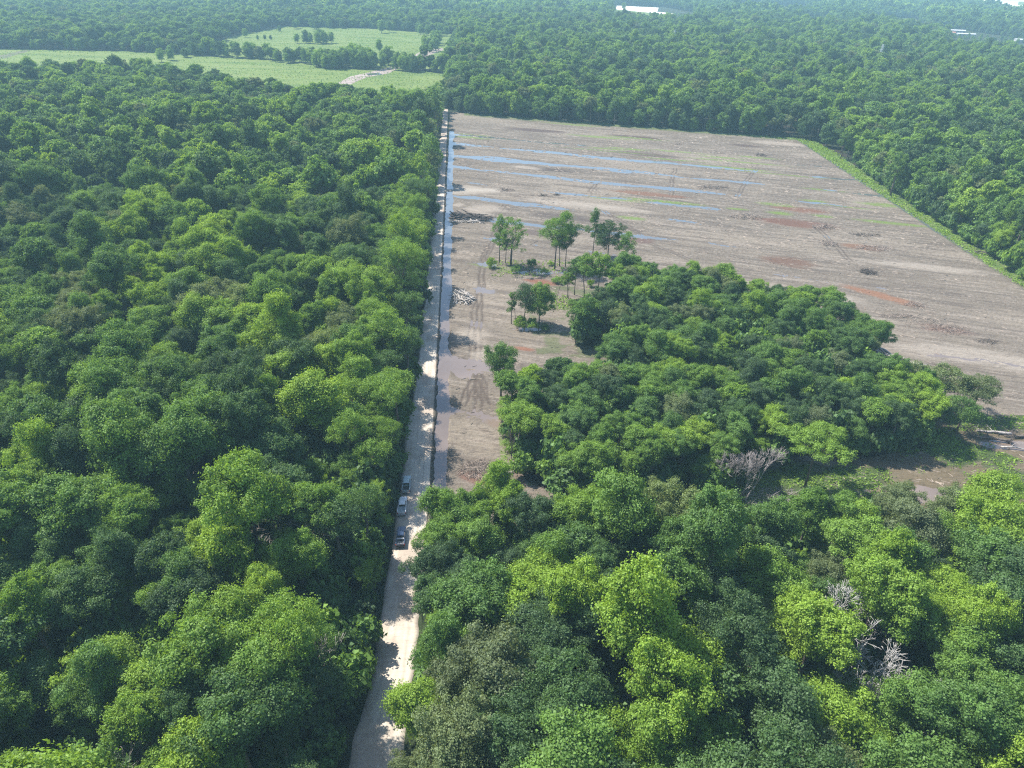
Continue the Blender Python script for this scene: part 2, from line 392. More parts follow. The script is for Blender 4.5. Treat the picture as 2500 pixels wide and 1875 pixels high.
for i, (c, w, ext) in enumerate(ROWS):
    cc = c + 6.0 * (fbm(X * .02, Y * 0 + i, 50 + i, 2) - .5) + 3.4 * (fbm(X * .12, Y * 0 + i, 80 + i, 2) - .5)
    width = 1.3 + 4.2 * fbm(X * .05, Y * 0 + i * 3, 90 + i, 3)
    if c in (478, 447): width = width + 2.8 * np.exp(-((X - 22) / 22) ** 2)
    g = np.exp(-((CR - cc) / width) ** 2)
    al = w * (0.74 + 2.0 * (fbm(X * .030, Y * 0 + i * 5, 120 + i, 4) - .5)) * (0.36 + 0.64 * (1 - sstep(ext * .75, ext * 1.25, X)))
    wetrow += g * np.clip(al, 0, 1.2)
Z -= 0.52 * wetrow
Z += 0.14 * np.exp(-(((CR - 447 + 15) % 31 - 15) / 7) ** 2) * -1 + 0.07
Z = Z * bank
# mud pool north of the near woods and low wet ground on the right of the gap
for (px, py, rx, ry, dz) in [(11, 141, 7, 5, .42), (112, 133, 12, 4.5, .34), (128, 130, 12, 3.5, .30), (24, 225, 5, 1.6, .4), (154, 151, 11, 2.6, .5), (27, 277, 10, 2.2, .42), (130, 176, 7, 2.2, .45), (-1, 194, 3.5, 6, .4), (2, 158, 3, 4, .18)]:
    Z -= dz * np.exp(-(((X - px) + .25 * (Y - py)) / rx) ** 2 - ((Y - py) / ry) ** 2)
bar = sstep(.52, .66, fbm(Y * .05, X * .25, 8, 3)) * (Y < 330)
Z -= (1.5 - 1.02 * bar) * ditch * (1 - np.clip(cross, 0, 1))
Z += 0.30 * np.clip(cross, 0, 1) * ditch
Z = Z + 0.32 * dleft * (1 - sstep(548, 556, Y) * .8)              # shoulder of the road
edge_d = X - field_r(Y)
Z -= 0.75 * np.exp(-((edge_d - 2.2 + 1.2 * (fbm(Y * .04, X * 0, 66, 2) - .5)) / 1.0) ** 2) * (Y > 118) * (Y < 545)   # ditch line on the right margin
Z += 0.35 * np.exp(-((Y - field_far(X) - 3) / 3.0) ** 2) * (X > 0)
# wheel ruts
def rut(Zin, path, w=0.42, d=0.16, tw=1.9):
    pts = np.array(path, float); out = np.zeros_like(Zin)
    for a, b in zip(pts[:-1], pts[1:]):
        ab = b - a; L = np.hypot(*ab); ab = ab / L
        t = np.clip((X - a[0]) * ab[0] + (Y - a[1]) * ab[1], 0, L)
        s = (X - a[0]) * -ab[1] + (Y - a[1]) * ab[0]
        inside = ((X - a[0]) * ab[0] + (Y - a[1]) * ab[1] > 0) & ((X - a[0]) * ab[0] + (Y - a[1]) * ab[1] < L)
        wob = 0.25 * np.sin(t * .35 + a[0])
        for o in (-tw / 2, tw / 2):
            out = np.maximum(out, np.exp(-((s + wob - o) / w) ** 2) * inside)
    return out
RUTS = [[gp(1168, 1010), gp(1172, 960), gp(1165, 900), gp(1168, 860), gp(1170, 760), gp(1172, 700), gp(1180, 640), gp(1205, 590), gp(1222, 550), gp(1215, 520), gp(1235, 500)],
        [gp(1150, 980), gp(1156, 900), gp(1152, 830), gp(1160, 760), gp(1178, 700), gp(1176, 640), gp(1192, 600)],
        [gp(1130, 990), gp(1140, 955), gp(1160, 925), gp(1190, 990)], [gp(1160, 875), gp(1180, 940), gp(1188, 990)],
        [gp(1200, 590), gp(1212, 560), gp(1204, 528), gp(1225, 500), gp(1290, 505)],
        [gp(1450, 500), gp(1540, 555), gp(1590, 595), gp(1700, 640)],
        [gp(1640, 480), gp(1640, 440), gp(1650, 410)], [gp(1800, 480), gp(1830, 430), gp(1850, 410)],
        [gp(1440, 470), gp(1460, 440)], [gp(1130, 480), gp(1230, 470), gp(1330, 500)], [gp(2000, 560), gp(2080, 640)], [gp(1120, 420), gp(1150, 400)]]
rt = np.zeros_like(X)
for r_ in RUTS: rt = np.maximum(rt, rut(X, r_))
Z -= 0.15 * rt * bank
far_m = (X - field_r(Y) > 14) | (Y > field_far(X) + 6) | (Y < woods_n(X) - 1)
Z = np.where(far_m, 0.05 * (fbm(X * .1, Y * .1, 3) - .5), Z)
e = np.minimum.reduce([(XB - X) / 3, (Y - YA) / 3, (YB - Y) / 3]); Z *= np.clip(e, 0, 1)
Z[:, 0] = 0.32 * np.clip((Y[:, 0] - YA) / 3, 0, 1) * np.clip((YB - Y[:, 0]) / 3, 0, 1)

# colours of soil, grass and stain (linear, real-world)
def mixc(C, c, m): return C * (1 - m[..., None]) + np.array(c) * m[..., None]
mud_l = (0.36, 0.30, 0.235); mud_m = (0.245, 0.202, 0.158); mud_d = (0.125, 0.100, 0.086)
big = fbm(AL * .016, CR * .05, 71, 4); st = fbm(AL * .06, CR * .7, 73, 4); st2 = fbm(AL * .16, CR * 2.2, 74, 3)
C = np.ones(X.shape + (3,)) * np.array(mud_m)
C = mixc(C, mud_l, sstep(.46, .72, big) * 0.75)
C = mixc(C, (0.40, 0.335, 0.275), sstep(.60, .74, st) * .75)
C = mixc(C, mud_d, sstep(.54, .70, 1 - st) * .55)
C = mixc(C, (0.16, 0.118, 0.095), sstep(.62, .74, 1 - st2) * .6)
C = mixc(C, (0.42, 0.36, 0.31), sstep(.66, .78, st2) * .55)
near = 1 - sstep(230, 300, Y)
cl2 = fbm(X * .9, Y * .9, 77, 3)
C = mixc(C, (0.33, 0.275, 0.225), sstep(.45, .65, cl2) * .4 * near)
C = mixc(C, mud_d, sstep(.62, .72, cl2) * .35)
# damp swales
C = mixc(C, (0.16, 0.125, 0.108), np.clip(wetrow, 0, 1) * 0.45)
C = mixc(C, (0.13, 0.098, 0.08), rt * .85)
def blob(u, v, ru, rv, seed, soft=.35, ang=0.0):
    """ragged patch centred on a photo point; ru, rv in metres along and across the rows"""
    bx, by = gp(u, v); dx = X - bx; dy = Y - by
    a = dx * .94 - dy * .34; c = dx * .34 + dy * .94
    if ang: a, c = a * math.cos(ang) + c * math.sin(ang), -a * math.sin(ang) + c * math.cos(ang)
    q = np.sqrt((a / ru) ** 2 + (c / rv) ** 2) + 0.9 * (fbm(AL * .12, CR * .5, seed, 3) - .5)
    return 1 - sstep(1 - soft, 1 + soft, q)
for k, (u, v, ru, rv, c) in enumerate([
        (1305, 318, 24, 5, (.115, .075, .068)), (1560, 336, 20, 5, (.115, .075, .065)), (1580, 378, 22, 4.5, (.14, .10, .085)), (1400, 378, 14, 3.5, (.14, .10, .088)),
        (1340, 415, 16, 3, (.10, .075, .066)), (1575, 473, 20, 3.6, (.26, .135, .085)), (1940, 545, 17, 6.5, (.20, .10, .07)), (1950, 512, 13, 4.5, (.24, .12, .08)),
        (1920, 638, 11, 6, (.20, .115, .08)), (2105, 603, 9, 4, (.27, .15, .095)), (2150, 722, 13, 3.4, (.34, .17, .10)), (2310, 803, 9, 3.6, (.22, .13, .10)),
        (1380, 530, 16, 4, (.14, .11, .095)), (1320, 570, 12, 4, (.15, .115, .10)), (1318, 688, 6, 3, (.30, .12, .075)), (1280, 852, 4, 1.4, (.34, .15, .09)),
        (1820, 356, 12, 4, (.13, .09, .075)), (1250, 560, 8, 3, (.20, .13, .11)), (1560, 585, 7, 5, (.19, .12, .10)), (2010, 855, 8, 3, (.2, .13, .10)), (1160, 1165, 4, 2.5, (.24, .13, .095))]):
    C = mixc(C, c, blob(u, v, ru, rv, 200 + k, ang=(-.45 if (u, v) == (2150, 722) else 0)) * .85)
for k, (u, v, ru, rv) in enumerate([(1110, 465, 18, 6), (1175, 462, 16, 4), (1420, 500, 30, 5), (1180, 510, 9, 8), (2380, 870, 30, 6), (2250, 650, 25, 4), (1175, 870, 4, 5), (1150, 820, 6, 6), (1990, 720, 18, 5), (1800, 690, 20, 4), (2150, 900, 20, 4), (1120, 500, 3, 3), (2480, 1180, 6, 4), (1900, 350, 18, 6), (1290, 410, 10, 3)]):
    C = mixc(C, (.50, .43, .36), blob(u, v, ru, rv, 260 + k, .5) * .65)
G1 = (.17, .25, .045); G2 = (.10, .16, .04)
grs = np.zeros_like(X)
for k, (u, v, ru, rv) in enumerate([(1500, 486, 14, 2.2), (1600, 490, 16, 2.4), (1670, 496, 10, 1.8), (1150, 333, 14, 6), (1400, 305, 20, 2), (1470, 335, 22, 2.5), (1560, 338, 20, 2), (1760, 384, 14, 2), (1730, 312, 14, 1.6), (1850, 385, 12, 2),
        (1480, 363, 12, 2), (1530, 363, 14, 2), (1790, 410, 22, 2.2), (1650, 370, 16, 1.8), (1800, 510, 5, 1.4), (1895, 500, 8, 3), (1905, 520, 6, 2.4), (1985, 490, 6, 1.6), (2010, 528, 5, 2), (2010, 463, 10, 1.6), (2070, 505, 12, 1), (1540, 532, 6, 2.4), (1640, 390, 20, 1.3),
        (1800, 395, 26, 2), (1900, 425, 30, 1), (1150, 483, 8, 1.2), (1470, 368, 30, .9), (2150, 500, 10, 3), (2180, 545, 18, 2), (1200, 650, 7, 2.0), (1250, 663, 5, 1.8)]):
    grs = np.maximum(grs, blob(u, v, ru, rv, 300 + k, .6) * (.85 if v < 560 else .6))
C = mixc(C, (.20, .31, .05), grs * (0.7 + .3 * sstep(.35, .6, cl2)))
# grass under and round the woods edge and in the gap
gapm = (Y < 165) * (X > 26)
gn = fbm(X * .09, Y * .13, 91, 4)
C = mixc(C, (.07, .105, .03), sstep(.40, .58, gn + .10 * (X < 100)) * gapm * .9)
C = mixc(C, G2, sstep(.56, .68, gn + .08 * (np.abs(X - 78) < 14)) * gapm * .8)
C = mixc(C, (.20, .155, .09), sstep(.42, .6, 1 - gn) * gapm * (X > 100) * .8)
le = ((X > 9) & (X < 24) & (Y > 138) & (Y < 178)); C = mixc(C, G1, sstep(.42, .6, fbm(X * .3, Y * .3, 93)) * le * .75)
C = mixc(C, (.13, .17, .06), sstep(.45, .6, fbm(X * .2, Y * .25, 95)) * ((X > 24) & (X < 56) & (Y > 203) & (Y < 262)) * .6)
# green margins
mg = sstep(0.5, 2.2, edge_d + 2.0 * (fbm(X * 0, Y * .06, 97) - .5)) * (Y > 118)
gm = fbm(X * .25, Y * .18, 98, 3)
C = mixc(C, (.155, .235, .050), mg * (0.75 + .25 * sstep(.3, .6, gm)))
C = mixc(C, (.10, .16, .04), mg * sstep(.5, .66, gm) * .8)
C = mixc(C, (.14, .20, .05), sstep(-9, 0, Y - field_far(X) + 8 * (gn - .5)) * (X > 3) * .8)
C = mixc(C, (.20, .19, .09), np.exp(-((X + 8.6) / .7) ** 2) * sstep(430, 480, Y) * .8 * sstep(.35, .6, fbm(Y * .1, X, 44)))
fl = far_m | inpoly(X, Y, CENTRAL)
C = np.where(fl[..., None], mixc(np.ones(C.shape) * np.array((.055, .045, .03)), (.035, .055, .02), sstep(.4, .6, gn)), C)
# banks of the ditch: raw wet clay
C = mixc(C, (.15, .118, .098), np.clip(ditch * 1.2, 0, 1) * .8)
C = mixc(C, (.09, .078, .062), sstep(-8.9, -8.5, X) * (1 - sstep(-7.6, -7.1, X)) * .8 * (Y > 136) * (Y < 550))  # shade and weeds of the road-side bank painted in as a dark strip
C = mixc(C, (.52, .46, .39), np.clip(cross, 0, 1) * (X < 22) * .8)
C = mixc(C, (.13, .10, .085), (np.exp(-((edge_d - 2.2) / 1.1) ** 2)) * .6 * (Y > 118) * (Y < 545))

ny, nx = X.shape
idx = np.arange(ny * nx).reshape(ny, nx)
Fq = np.stack([idx[:-1, :-1], idx[:-1, 1:], idx[1:, 1:], idx[1:, :-1]], -1).reshape(-1, 4)
C4 = np.concatenate([np.clip(C * .57 * np.array([1.0, 1, .98]), 0, 1), np.ones(X.shape + (1,))], -1).reshape(-1, 4)

def soilmat():
    m, t = newmat('cleared_mud')
    at = N(t, 'ShaderNodeAttribute', attribute_name='soil', attribute_type='GEOMETRY')
    tc = N(t, 'ShaderNodeTexCoord'); mp = N(t, 'ShaderNodeMapping'); mp.inputs['Rotation'].default_value = (0, 0, math.radians(20)); mp.inputs['Scale'].default_value = (0.35, 2.2, 1)
    n1 = N(t, 'ShaderNodeTexNoise'); n1.inputs['Scale'].default_value = 0.9; n1.inputs['Detail'].default_value = 6; n1.inputs['Roughness'].default_value = .65
    n2 = N(t, 'ShaderNodeTexNoise'); n2.inputs['Scale'].default_value = 2.2; n2.inputs['Detail'].default_value = 5; n2.inputs['Roughness'].default_value = .7
    t.links.new(tc.outputs['Object'], mp.inputs[0]); t.links.new(mp.outputs[0], n1.inputs['Vector']); t.links.new(tc.outputs['Object'], n2.inputs['Vector'])
    av = N(t, 'ShaderNodeMath', operation='ADD'); t.links.new(n1.outputs['Fac'], av.inputs[0]); t.links.new(n2.outputs['Fac'], av.inputs[1])
    mr = N(t, 'ShaderNodeMapRange'); mr.inputs['From Min'].default_value = .72; mr.inputs['From Max'].default_value = 1.28; mr.inputs['To Min'].default_value = .66; mr.inputs['To Max'].default_value = 1.32
    t.links.new(av.outputs[0], mr.inputs[0])
    sc = N(t, 'ShaderNodeVectorMath', operation='SCALE'); t.links.new(at.outputs['Color'], sc.inputs[0]); t.links.new(mr.outputs[0], sc.inputs['Scale'])
    bp = N(t, 'ShaderNodeBump'); bp.inputs['Strength'].default_value = .9; bp.inputs['Distance'].default_value = .22; t.links.new(av.outputs[0], bp.inputs['Height'])
    b = N(t, 'ShaderNodeBsdfPrincipled'); b.inputs['Roughness'].default_value = .85; b.inputs['Specular IOR Level'].default_value = .2
    t.links.new(sc.outputs[0], b.inputs['Base Color']); t.links.new(bp.outputs[0], b.inputs['Normal'])
    o = N(t, 'ShaderNodeOutputMaterial'); t.links.new(b.outputs[0], o.inputs[0]); return m
tm = mesh_np('cleared_ground', np.stack([X, Y, Z], -1).reshape(-1, 3), Fq, (soilmat(),), {'soil': C4}, smooth=True)
tag(link('cleared_ground', tm), kind='structure')

def noisemat(name, stops, scale=0.05, det=8, stretch=(1, 1), rot=0, scale2=0.8, amp2=.35, rough=.9, bump=0.3, voro=0):
    """procedural ground: large patches by colour ramp, small grain on top"""
    m, t = newmat(name)
    tc = N(t, 'ShaderNodeTexCoord'); mp = N(t, 'ShaderNodeMapping'); mp.inputs['Rotation'].default_value = (0, 0, rot); mp.inputs['Scale'].default_value = (*stretch, 1)
    n1 = N(t, 'ShaderNodeTexNoise'); n1.inputs['Scale'].default_value = scale; n1.inputs['Detail'].default_value = det; n1.inputs['Roughness'].default_value = .62
    n2 = N(t, 'ShaderNodeTexNoise'); n2.inputs['Scale'].default_value = scale2; n2.inputs['Detail'].default_value = 4; n2.inputs['Roughness'].default_value = .7
    t.links.new(tc.outputs['Object'], mp.inputs[0]); t.links.new(mp.outputs[0], n1.inputs['Vector']); t.links.new(tc.outputs['Object'], n2.inputs['Vector'])
    cr = N(t, 'ShaderNodeValToRGB'); e = cr.color_ramp
    while len(e.elements) < len(stops): e.elements.new(.5)
    for i, (p, c) in enumerate(stops): e.elements[i].position = p; e.elements[i].color = (*c, 1)
    t.links.new(n1.outputs['Fac'], cr.inputs[0])
    mr = N(t, 'ShaderNodeMapRange'); mr.inputs['From Min'].default_value = .3; mr.inputs['From Max'].default_value = .7; mr.inputs['To Min'].default_value = 1 - amp2; mr.inputs['To Max'].default_value = 1 + amp2
    t.links.new(n2.outputs['Fac'], mr.inputs[0])
    sc = N(t, 'ShaderNodeVectorMath', operation='SCALE'); t.links.new(cr.outputs[0], sc.inputs[0]); t.links.new(mr.outputs[0], sc.inputs['Scale'])
    b = N(t, 'ShaderNodeBsdfPrincipled'); b.inputs['Roughness'].default_value = rough; b.inputs['Specular IOR Level'].default_value = .15
    t.links.new(sc.outputs[0], b.inputs['Base Color'])
    if bump:
        bp = N(t, 'ShaderNodeBump'); bp.inputs['Strength'].default_value = 1; bp.inputs['Distance'].default_value = bump
        t.links.new(n2.outputs['Fac'], bp.inputs['Height']); t.links.new(bp.outputs[0], b.inputs['Normal'])
    o = N(t, 'ShaderNodeOutputMaterial'); t.links.new(b.outputs[0], o.inputs[0]); return m
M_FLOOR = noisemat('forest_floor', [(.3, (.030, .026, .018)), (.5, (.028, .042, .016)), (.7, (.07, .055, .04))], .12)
GX, GY0, GY1 = 5200, -300, 6400
mb = MB()
for (x0, x1, y0, y1) in [(-GX, XA, GY0, GY1), (XB, GX, GY0, GY1), (XA, XB, GY0, YA), (XA, XB, YB, GY1)]:
    mb.add([(x0, y0, 0), (x1, y0, 0), (x1, y1, 0), (x0, y1, 0)], [(0, 1, 2, 3)])
tag(mb.build('ground', M_FLOOR), kind='structure')

def sheet(name, poly, z, mat, kind='structure', **kw):
    me = bpy.data.meshes.new(name); me.from_pydata([(x, y, z) for x, y in poly], [], [tuple(range(len(poly)))]); me.materials.append(mat); me.update()
    o = link(name, me)
    if me.polygons[0].normal.z < 0: me.flip_normals()
    return tag(o, kind=kind, **kw)

def watermat():
    m, t = newmat('muddy_water')
    tc = N(t, 'ShaderNodeTexCoord'); n1 = N(t, 'ShaderNodeTexNoise'); n1.inputs['Scale'].default_value = .05; n1.inputs['Detail'].default_value = 4
    cr = N(t, 'ShaderNodeValToRGB'); cr.color_ramp.elements[0].position = .35; cr.color_ramp.elements[0].color = (.13, .098, .076, 1)
    cr.color_ramp.elements[1].position = .65; cr.color_ramp.elements[1].color = (.19, .145, .115, 1)
    n2 = N(t, 'ShaderNodeTexNoise'); n2.inputs['Scale'].default_value = 1.4; n2.inputs['Detail'].default_value = 2
    bp = N(t, 'ShaderNodeBump'); bp.inputs['Strength'].default_value = .35; bp.inputs['Distance'].default_value = .02
    b = N(t, 'ShaderNodeBsdfPrincipled'); b.inputs['Roughness'].default_value = .06; b.inputs['IOR'].default_value = 1.7
    o = N(t, 'ShaderNodeOutputMaterial')
    t.links.new(tc.outputs['Object'], n1.inputs['Vector']); t.links.new(tc.outputs['Object'], n2.inputs['Vector']); t.links.new(n1.outputs['Fac'], cr.inputs[0])
    # sky reflection painted in: water colour turns darker and bluer with distance
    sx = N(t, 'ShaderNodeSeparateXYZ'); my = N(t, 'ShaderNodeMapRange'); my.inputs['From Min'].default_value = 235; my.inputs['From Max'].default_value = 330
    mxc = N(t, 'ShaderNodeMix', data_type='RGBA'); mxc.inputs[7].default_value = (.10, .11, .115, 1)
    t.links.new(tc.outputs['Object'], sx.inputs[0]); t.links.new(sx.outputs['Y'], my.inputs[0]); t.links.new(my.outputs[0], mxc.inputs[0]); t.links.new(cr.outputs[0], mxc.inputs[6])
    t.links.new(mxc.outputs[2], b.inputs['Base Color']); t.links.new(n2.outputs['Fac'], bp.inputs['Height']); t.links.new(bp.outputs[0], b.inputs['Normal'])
    t.links.new(b.outputs[0], o.inputs[0]); return m
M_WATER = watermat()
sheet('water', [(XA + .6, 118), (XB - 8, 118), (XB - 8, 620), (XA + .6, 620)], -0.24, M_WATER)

# road: a crowned gravel bed a little above the ground
yr = np.arange(36, 640, 0.8); us = np.linspace(0, 1, 17)
YR, UR = np.meshgrid(yr, us, indexing='ij')
wl = road_l(YR) + 1.8 * (fbm(YR * .12, UR * 0, 401, 3) - .5) - .3; wr = road_r(YR) + 1.0 * (fbm(YR * .35, UR * 0, 402, 3) - .5) * (YR < 100) + np.where(YR < YA + 4, .3, .05)
XR = wl + (wr - wl) * UR
ZR = 0.34 + 0.10 * (1 - (2 * UR - 1) ** 2) + .03 * (fbm(XR, YR, 9) - .5)
ZR = np.where(UR == 0, -0.05, ZR); ZR = np.where((UR == 1), np.where(YR < YA + 4, -0.05, .30), ZR)
cR = np.ones(XR.shape + (3,)) * np.array((.50, .44, .36))
wn = fbm(XR * .35, YR * .12, 405, 4)
cR = mixc(cR, (.34, .27, .21), sstep(.48, .66, wn) * .75)
for o_ in (.27, .42, .60, .76): cR = mixc(cR, (.36, .305, .245), np.exp(-((UR - o_ - .01 * np.sin(YR * .2)) / .03) ** 2) * .7)
cR = mixc(cR, (.30, .24, .18), sstep(.84, 1, 1 - UR + .3 * (wn - .5)) * .8)
cR = mixc(cR, (.36, .29, .22), sstep(.93, 1, UR) * .5)
cR = mixc(cR, (.36, .28, .22), sstep(300, 420, YR) * sstep(.4, .6, fbm(XR * .2, YR * .06, 409)) * .7)
i2 = np.arange(XR.size).reshape(XR.shape)
FR = np.stack([i2[:-1, :-1], i2[:-1, 1:], i2[1:, 1:], i2[1:, :-1]], -1).reshape(-1, 4)
rm = soilmat(); rm.name = 'gravel_road'
for n_ in rm.node_tree.nodes:
    if n_.type == 'MAP_RANGE': n_.inputs['To Min'].default_value = .82; n_.inputs['To Max'].default_value = 1.14
    if n_.type == 'BUMP': n_.inputs['Distance'].default_value = .05
    if n_.type == 'MAPPING': n_.inputs['Rotation'].default_value = (0, 0, math.radians(90))
tag(link('road', mesh_np('road', np.stack([XR, YR, ZR], -1).reshape(-1, 3), FR, (rm,), {'soil': np.concatenate([cR, np.ones(XR.shape + (1,))], -1).reshape(-1, 4)}, smooth=True)), kind='structure')

# ------------------------------------------------------------------ far fields, track, building site
M_FIELD = noisemat('pasture', [(.30, (.07, .108, .024)), (.42, (.105, .150, .032)), (.55, (.135, .178, .040)), (.7, (.145, .165, .055))], .035, stretch=(.35, 1.3), rot=math.radians(18), scale2=.28, amp2=.30, bump=.5)
M_TRACK = noisemat('bare_track', [(.35, (.20, .155, .13)), (.6, (.34, .28, .25))], .12, scale2=.6)
M_PALEG = noisemat('bare_gravel', [(.35, (.68, .60, .55)), (.65, (.88, .85, .82))], .03, scale2=.2, amp2=.1, bump=0)
sheet('field', F1, .05, M_FIELD); sheet('field', F2, .06, M_FIELD); sheet('field', F3, .05, M_FIELD)
trk = [(840, 205), (875, 188), (925, 178), (960, 166), (985, 160), (1000, 150), (1025, 138), (1055, 124), (1080, 118)]
tw_ = [14, 18, 22, 14, 11, 10, 20, 26, 20]
Lp, Rp = [], []
for i, (u, v) in enumerate(trk):
    p = np.array(gp(u, v)); q = np.array(gp(*trk[min(i + 1, len(trk) - 1)])) - np.array(gp(*trk[max(i - 1, 0)])); q /= np.hypot(*q); nrm = np.array([-q[1], q[0]])
    Lp.append(tuple(p + nrm * tw_[i] / 2 + rng.normal(0, 1, 2))); Rp.append(tuple(p - nrm * tw_[i] / 2 + rng.normal(0, 1, 2)))
sheet('path', Lp + Rp[::-1], .10, M_TRACK)
sheet('path', [gp(-30, 142), gp(60, 122), gp(85, 121), gp(10, 143)], .10, noisemat('wet_track', [(.4, (.09, .11, .05)), (.6, (.13, .12, .08))], .1))
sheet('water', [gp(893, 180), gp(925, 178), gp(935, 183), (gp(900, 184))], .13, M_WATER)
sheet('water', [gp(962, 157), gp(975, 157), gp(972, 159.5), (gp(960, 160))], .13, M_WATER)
sheet('gravel_yard', [gp(1503, 23, 0), gp(1506, 14), gp(1608, 19), gp(1604, 29), gp(1645, 33), gp(1643, 36)], .12, M_PALEG)
sheet('field', [gp(1490, 22), gp(1603, 30.5), gp(1643, 37), gp(1640, 41), gp(1490, 34)], .06, M_FIELD)
for k, c_ in enumerate((CLR[0], CLR[2])): sheet('field', c_, .05, M_FIELD)
M_FARF = noisemat('far_farmland', [(.4, (.42, .46, .34)), (.6, (.60, .60, .50))], .002, stretch=(1, .3), scale2=.01, amp2=.1, bump=0)
sheet('field', [(1580, 2220), (2350, 1930), (5000, 2900), (5000, 6000), (2600, 6000), (2150, 3500)], .3, M_FARF)
sheet('field', [(2050, 2830), (2700, 2800), (3100, 3000), (2260, 3120)], .4, M_FIELD)

# ------------------------------------------------------------------ where the trees stand
def blocked(x, y):
    """ground that is open"""
    b = (x > road_l(y) - 2.6) & (x < lin(y, [30, 60, 80, 90, 105, 113, 118], [-9.8, -9.2, -7.8, -6.9, -6.8, -6.4, -6.0])) & (y < 118)
    b |= (x > road_l(y) - lin(y, [100, 150, 200, 400], [3.0, 1.6, 1.3, 1.6])) & (x < -4) & (y >= 100) & (y < 640)
    b |= is_clearing(x, y)
    for P in (F1, F2, F3, SITE, BLD, BLD2, *CLR): b |= inpoly(x, y, P)
    b |= inpoly(x, y, [(1560, 2190), (2320, 1900), (6000, 2900), (6000, 7000), (2600, 7000), (2150, 3500)])
    return b
def in_view(x, y, z=8., pad=60):
    c0 = RW[0][0] * x + RW[1][0] * y + RW[2][0] * (z - HCAM)
    c1 = RW[0][1] * x + RW[1][1] * y + RW[2][1] * (z - HCAM)
    c2 = -(RW[0][2] * x + RW[1][2] * y + RW[2][2] * (z - HCAM))
    u = 1250 + F_PX * c0 / np.maximum(c2, 1); v = 937.5 - F_PX * c1 / np.maximum(c2, 1)
    mu = pad * F_PX / np.maximum(c2, 1) * .35 + 40
    return (c2 > 1) & (u > -mu) & (u < 2500 + mu) & (v > -200) & (v < 1875 + mu), u, v, c2

def scatter(x0, x1, y0, y1, step, seed, f):
    rg = np.random.default_rng(seed)
    gx, gy = np.meshgrid(np.arange(x0, x1, step), np.arange(y0, y1, step * .9)); gx = gx + (np.arange(gx.shape[0]) % 2)[:, None] * step / 2
    px = (gx + rg.uniform(-.38, .38, gx.shape) * step).ravel(); py = (gy + rg.uniform(-.38, .38, gx.shape) * step).ravel()
    k = f(px, py); return px[k], py[k]
STEP = 6.9
px, py = scatter(-1500, 1700, 36, 1660, STEP, 5, lambda x, y: in_view(x, y)[0] & ~blocked(x, y))
# gaps in the row along the road where the sun reaches the gravel
gaps = [(-22.5, 208, 6), (-24, 94, 5.5), (-22.5, 128, 3.0)]
kp = np.random.default_rng(8).random(len(px)) > .07
for gx_, gy_, gr_ in gaps: kp &= np.hypot(px - gx_, py - gy_) > gr_
px, py = px[kp], py[kp]
for cx_, cy_, cr_ in [(67.5, 76, 6.3), (67, 70, 3.8), (75.5, 57, 3.4), (-55, 64.5, 3.8), (-35.5, 117, 4.0), (-64.5, 128, 3.5)]:      # room round the dead trees
    kp = np.hypot(px - cx_, py - cy_) > cr_; px, py = px[kp], py[kp]
XT = np.array([(-4.8, 114.5), (-5.0, 107), (1.2, 117.5), (-5.6, 99.5), (6.5, 119), (-6.6, 92)])
for a_, b_ in XT:
    kp = np.hypot(px - a_, py - b_) > 4; px, py = np.append(px[kp], a_), np.append(py[kp], b_)
n = len(px)
rgT = np.random.default_rng(99)
size = np.clip(rgT.lognormal(-0.06, 0.28, n), .5, 1.55)
big_ = fbm(px * .012, py * .012, 501, 3)
size *= 0.90 + .3 * big_
hk = rgT.uniform(.84, 1.22, n) * np.where((py > 520) & (px < 0), .82, 1.0)
# the woods edges are lower than the middle
edge = blocked(px + np.where(px < -12, 0, 7), py) | blocked(px - 7, py) | blocked(px, py - 8) | blocked(px, py + 8)
size = np.where(edge, np.minimum(size, 1.12), size)
size = np.where((np.abs(px) < 10) & (py > 90) & (py < 122), np.clip(size, .95, 1.08), size)
tint = np.clip(.40 + .26 * rgT.normal(size=n) + .8 * (fbm(px * .022, py * .022, 503, 3) - .5), .02, .88)
tint = np.where(rgT.random(n) < .10, rgT.uniform(.0, .12, n), tint)
tint = np.where(rgT.random(n) < .055, rgT.uniform(.93, 1.0, n), tint)
far_lime = (py > 420) & (tint < .9); tint = np.where(far_lime, np.clip(tint, .02, .72), tint)
ok, U, Vv, D = in_view(px, py, 15.0)
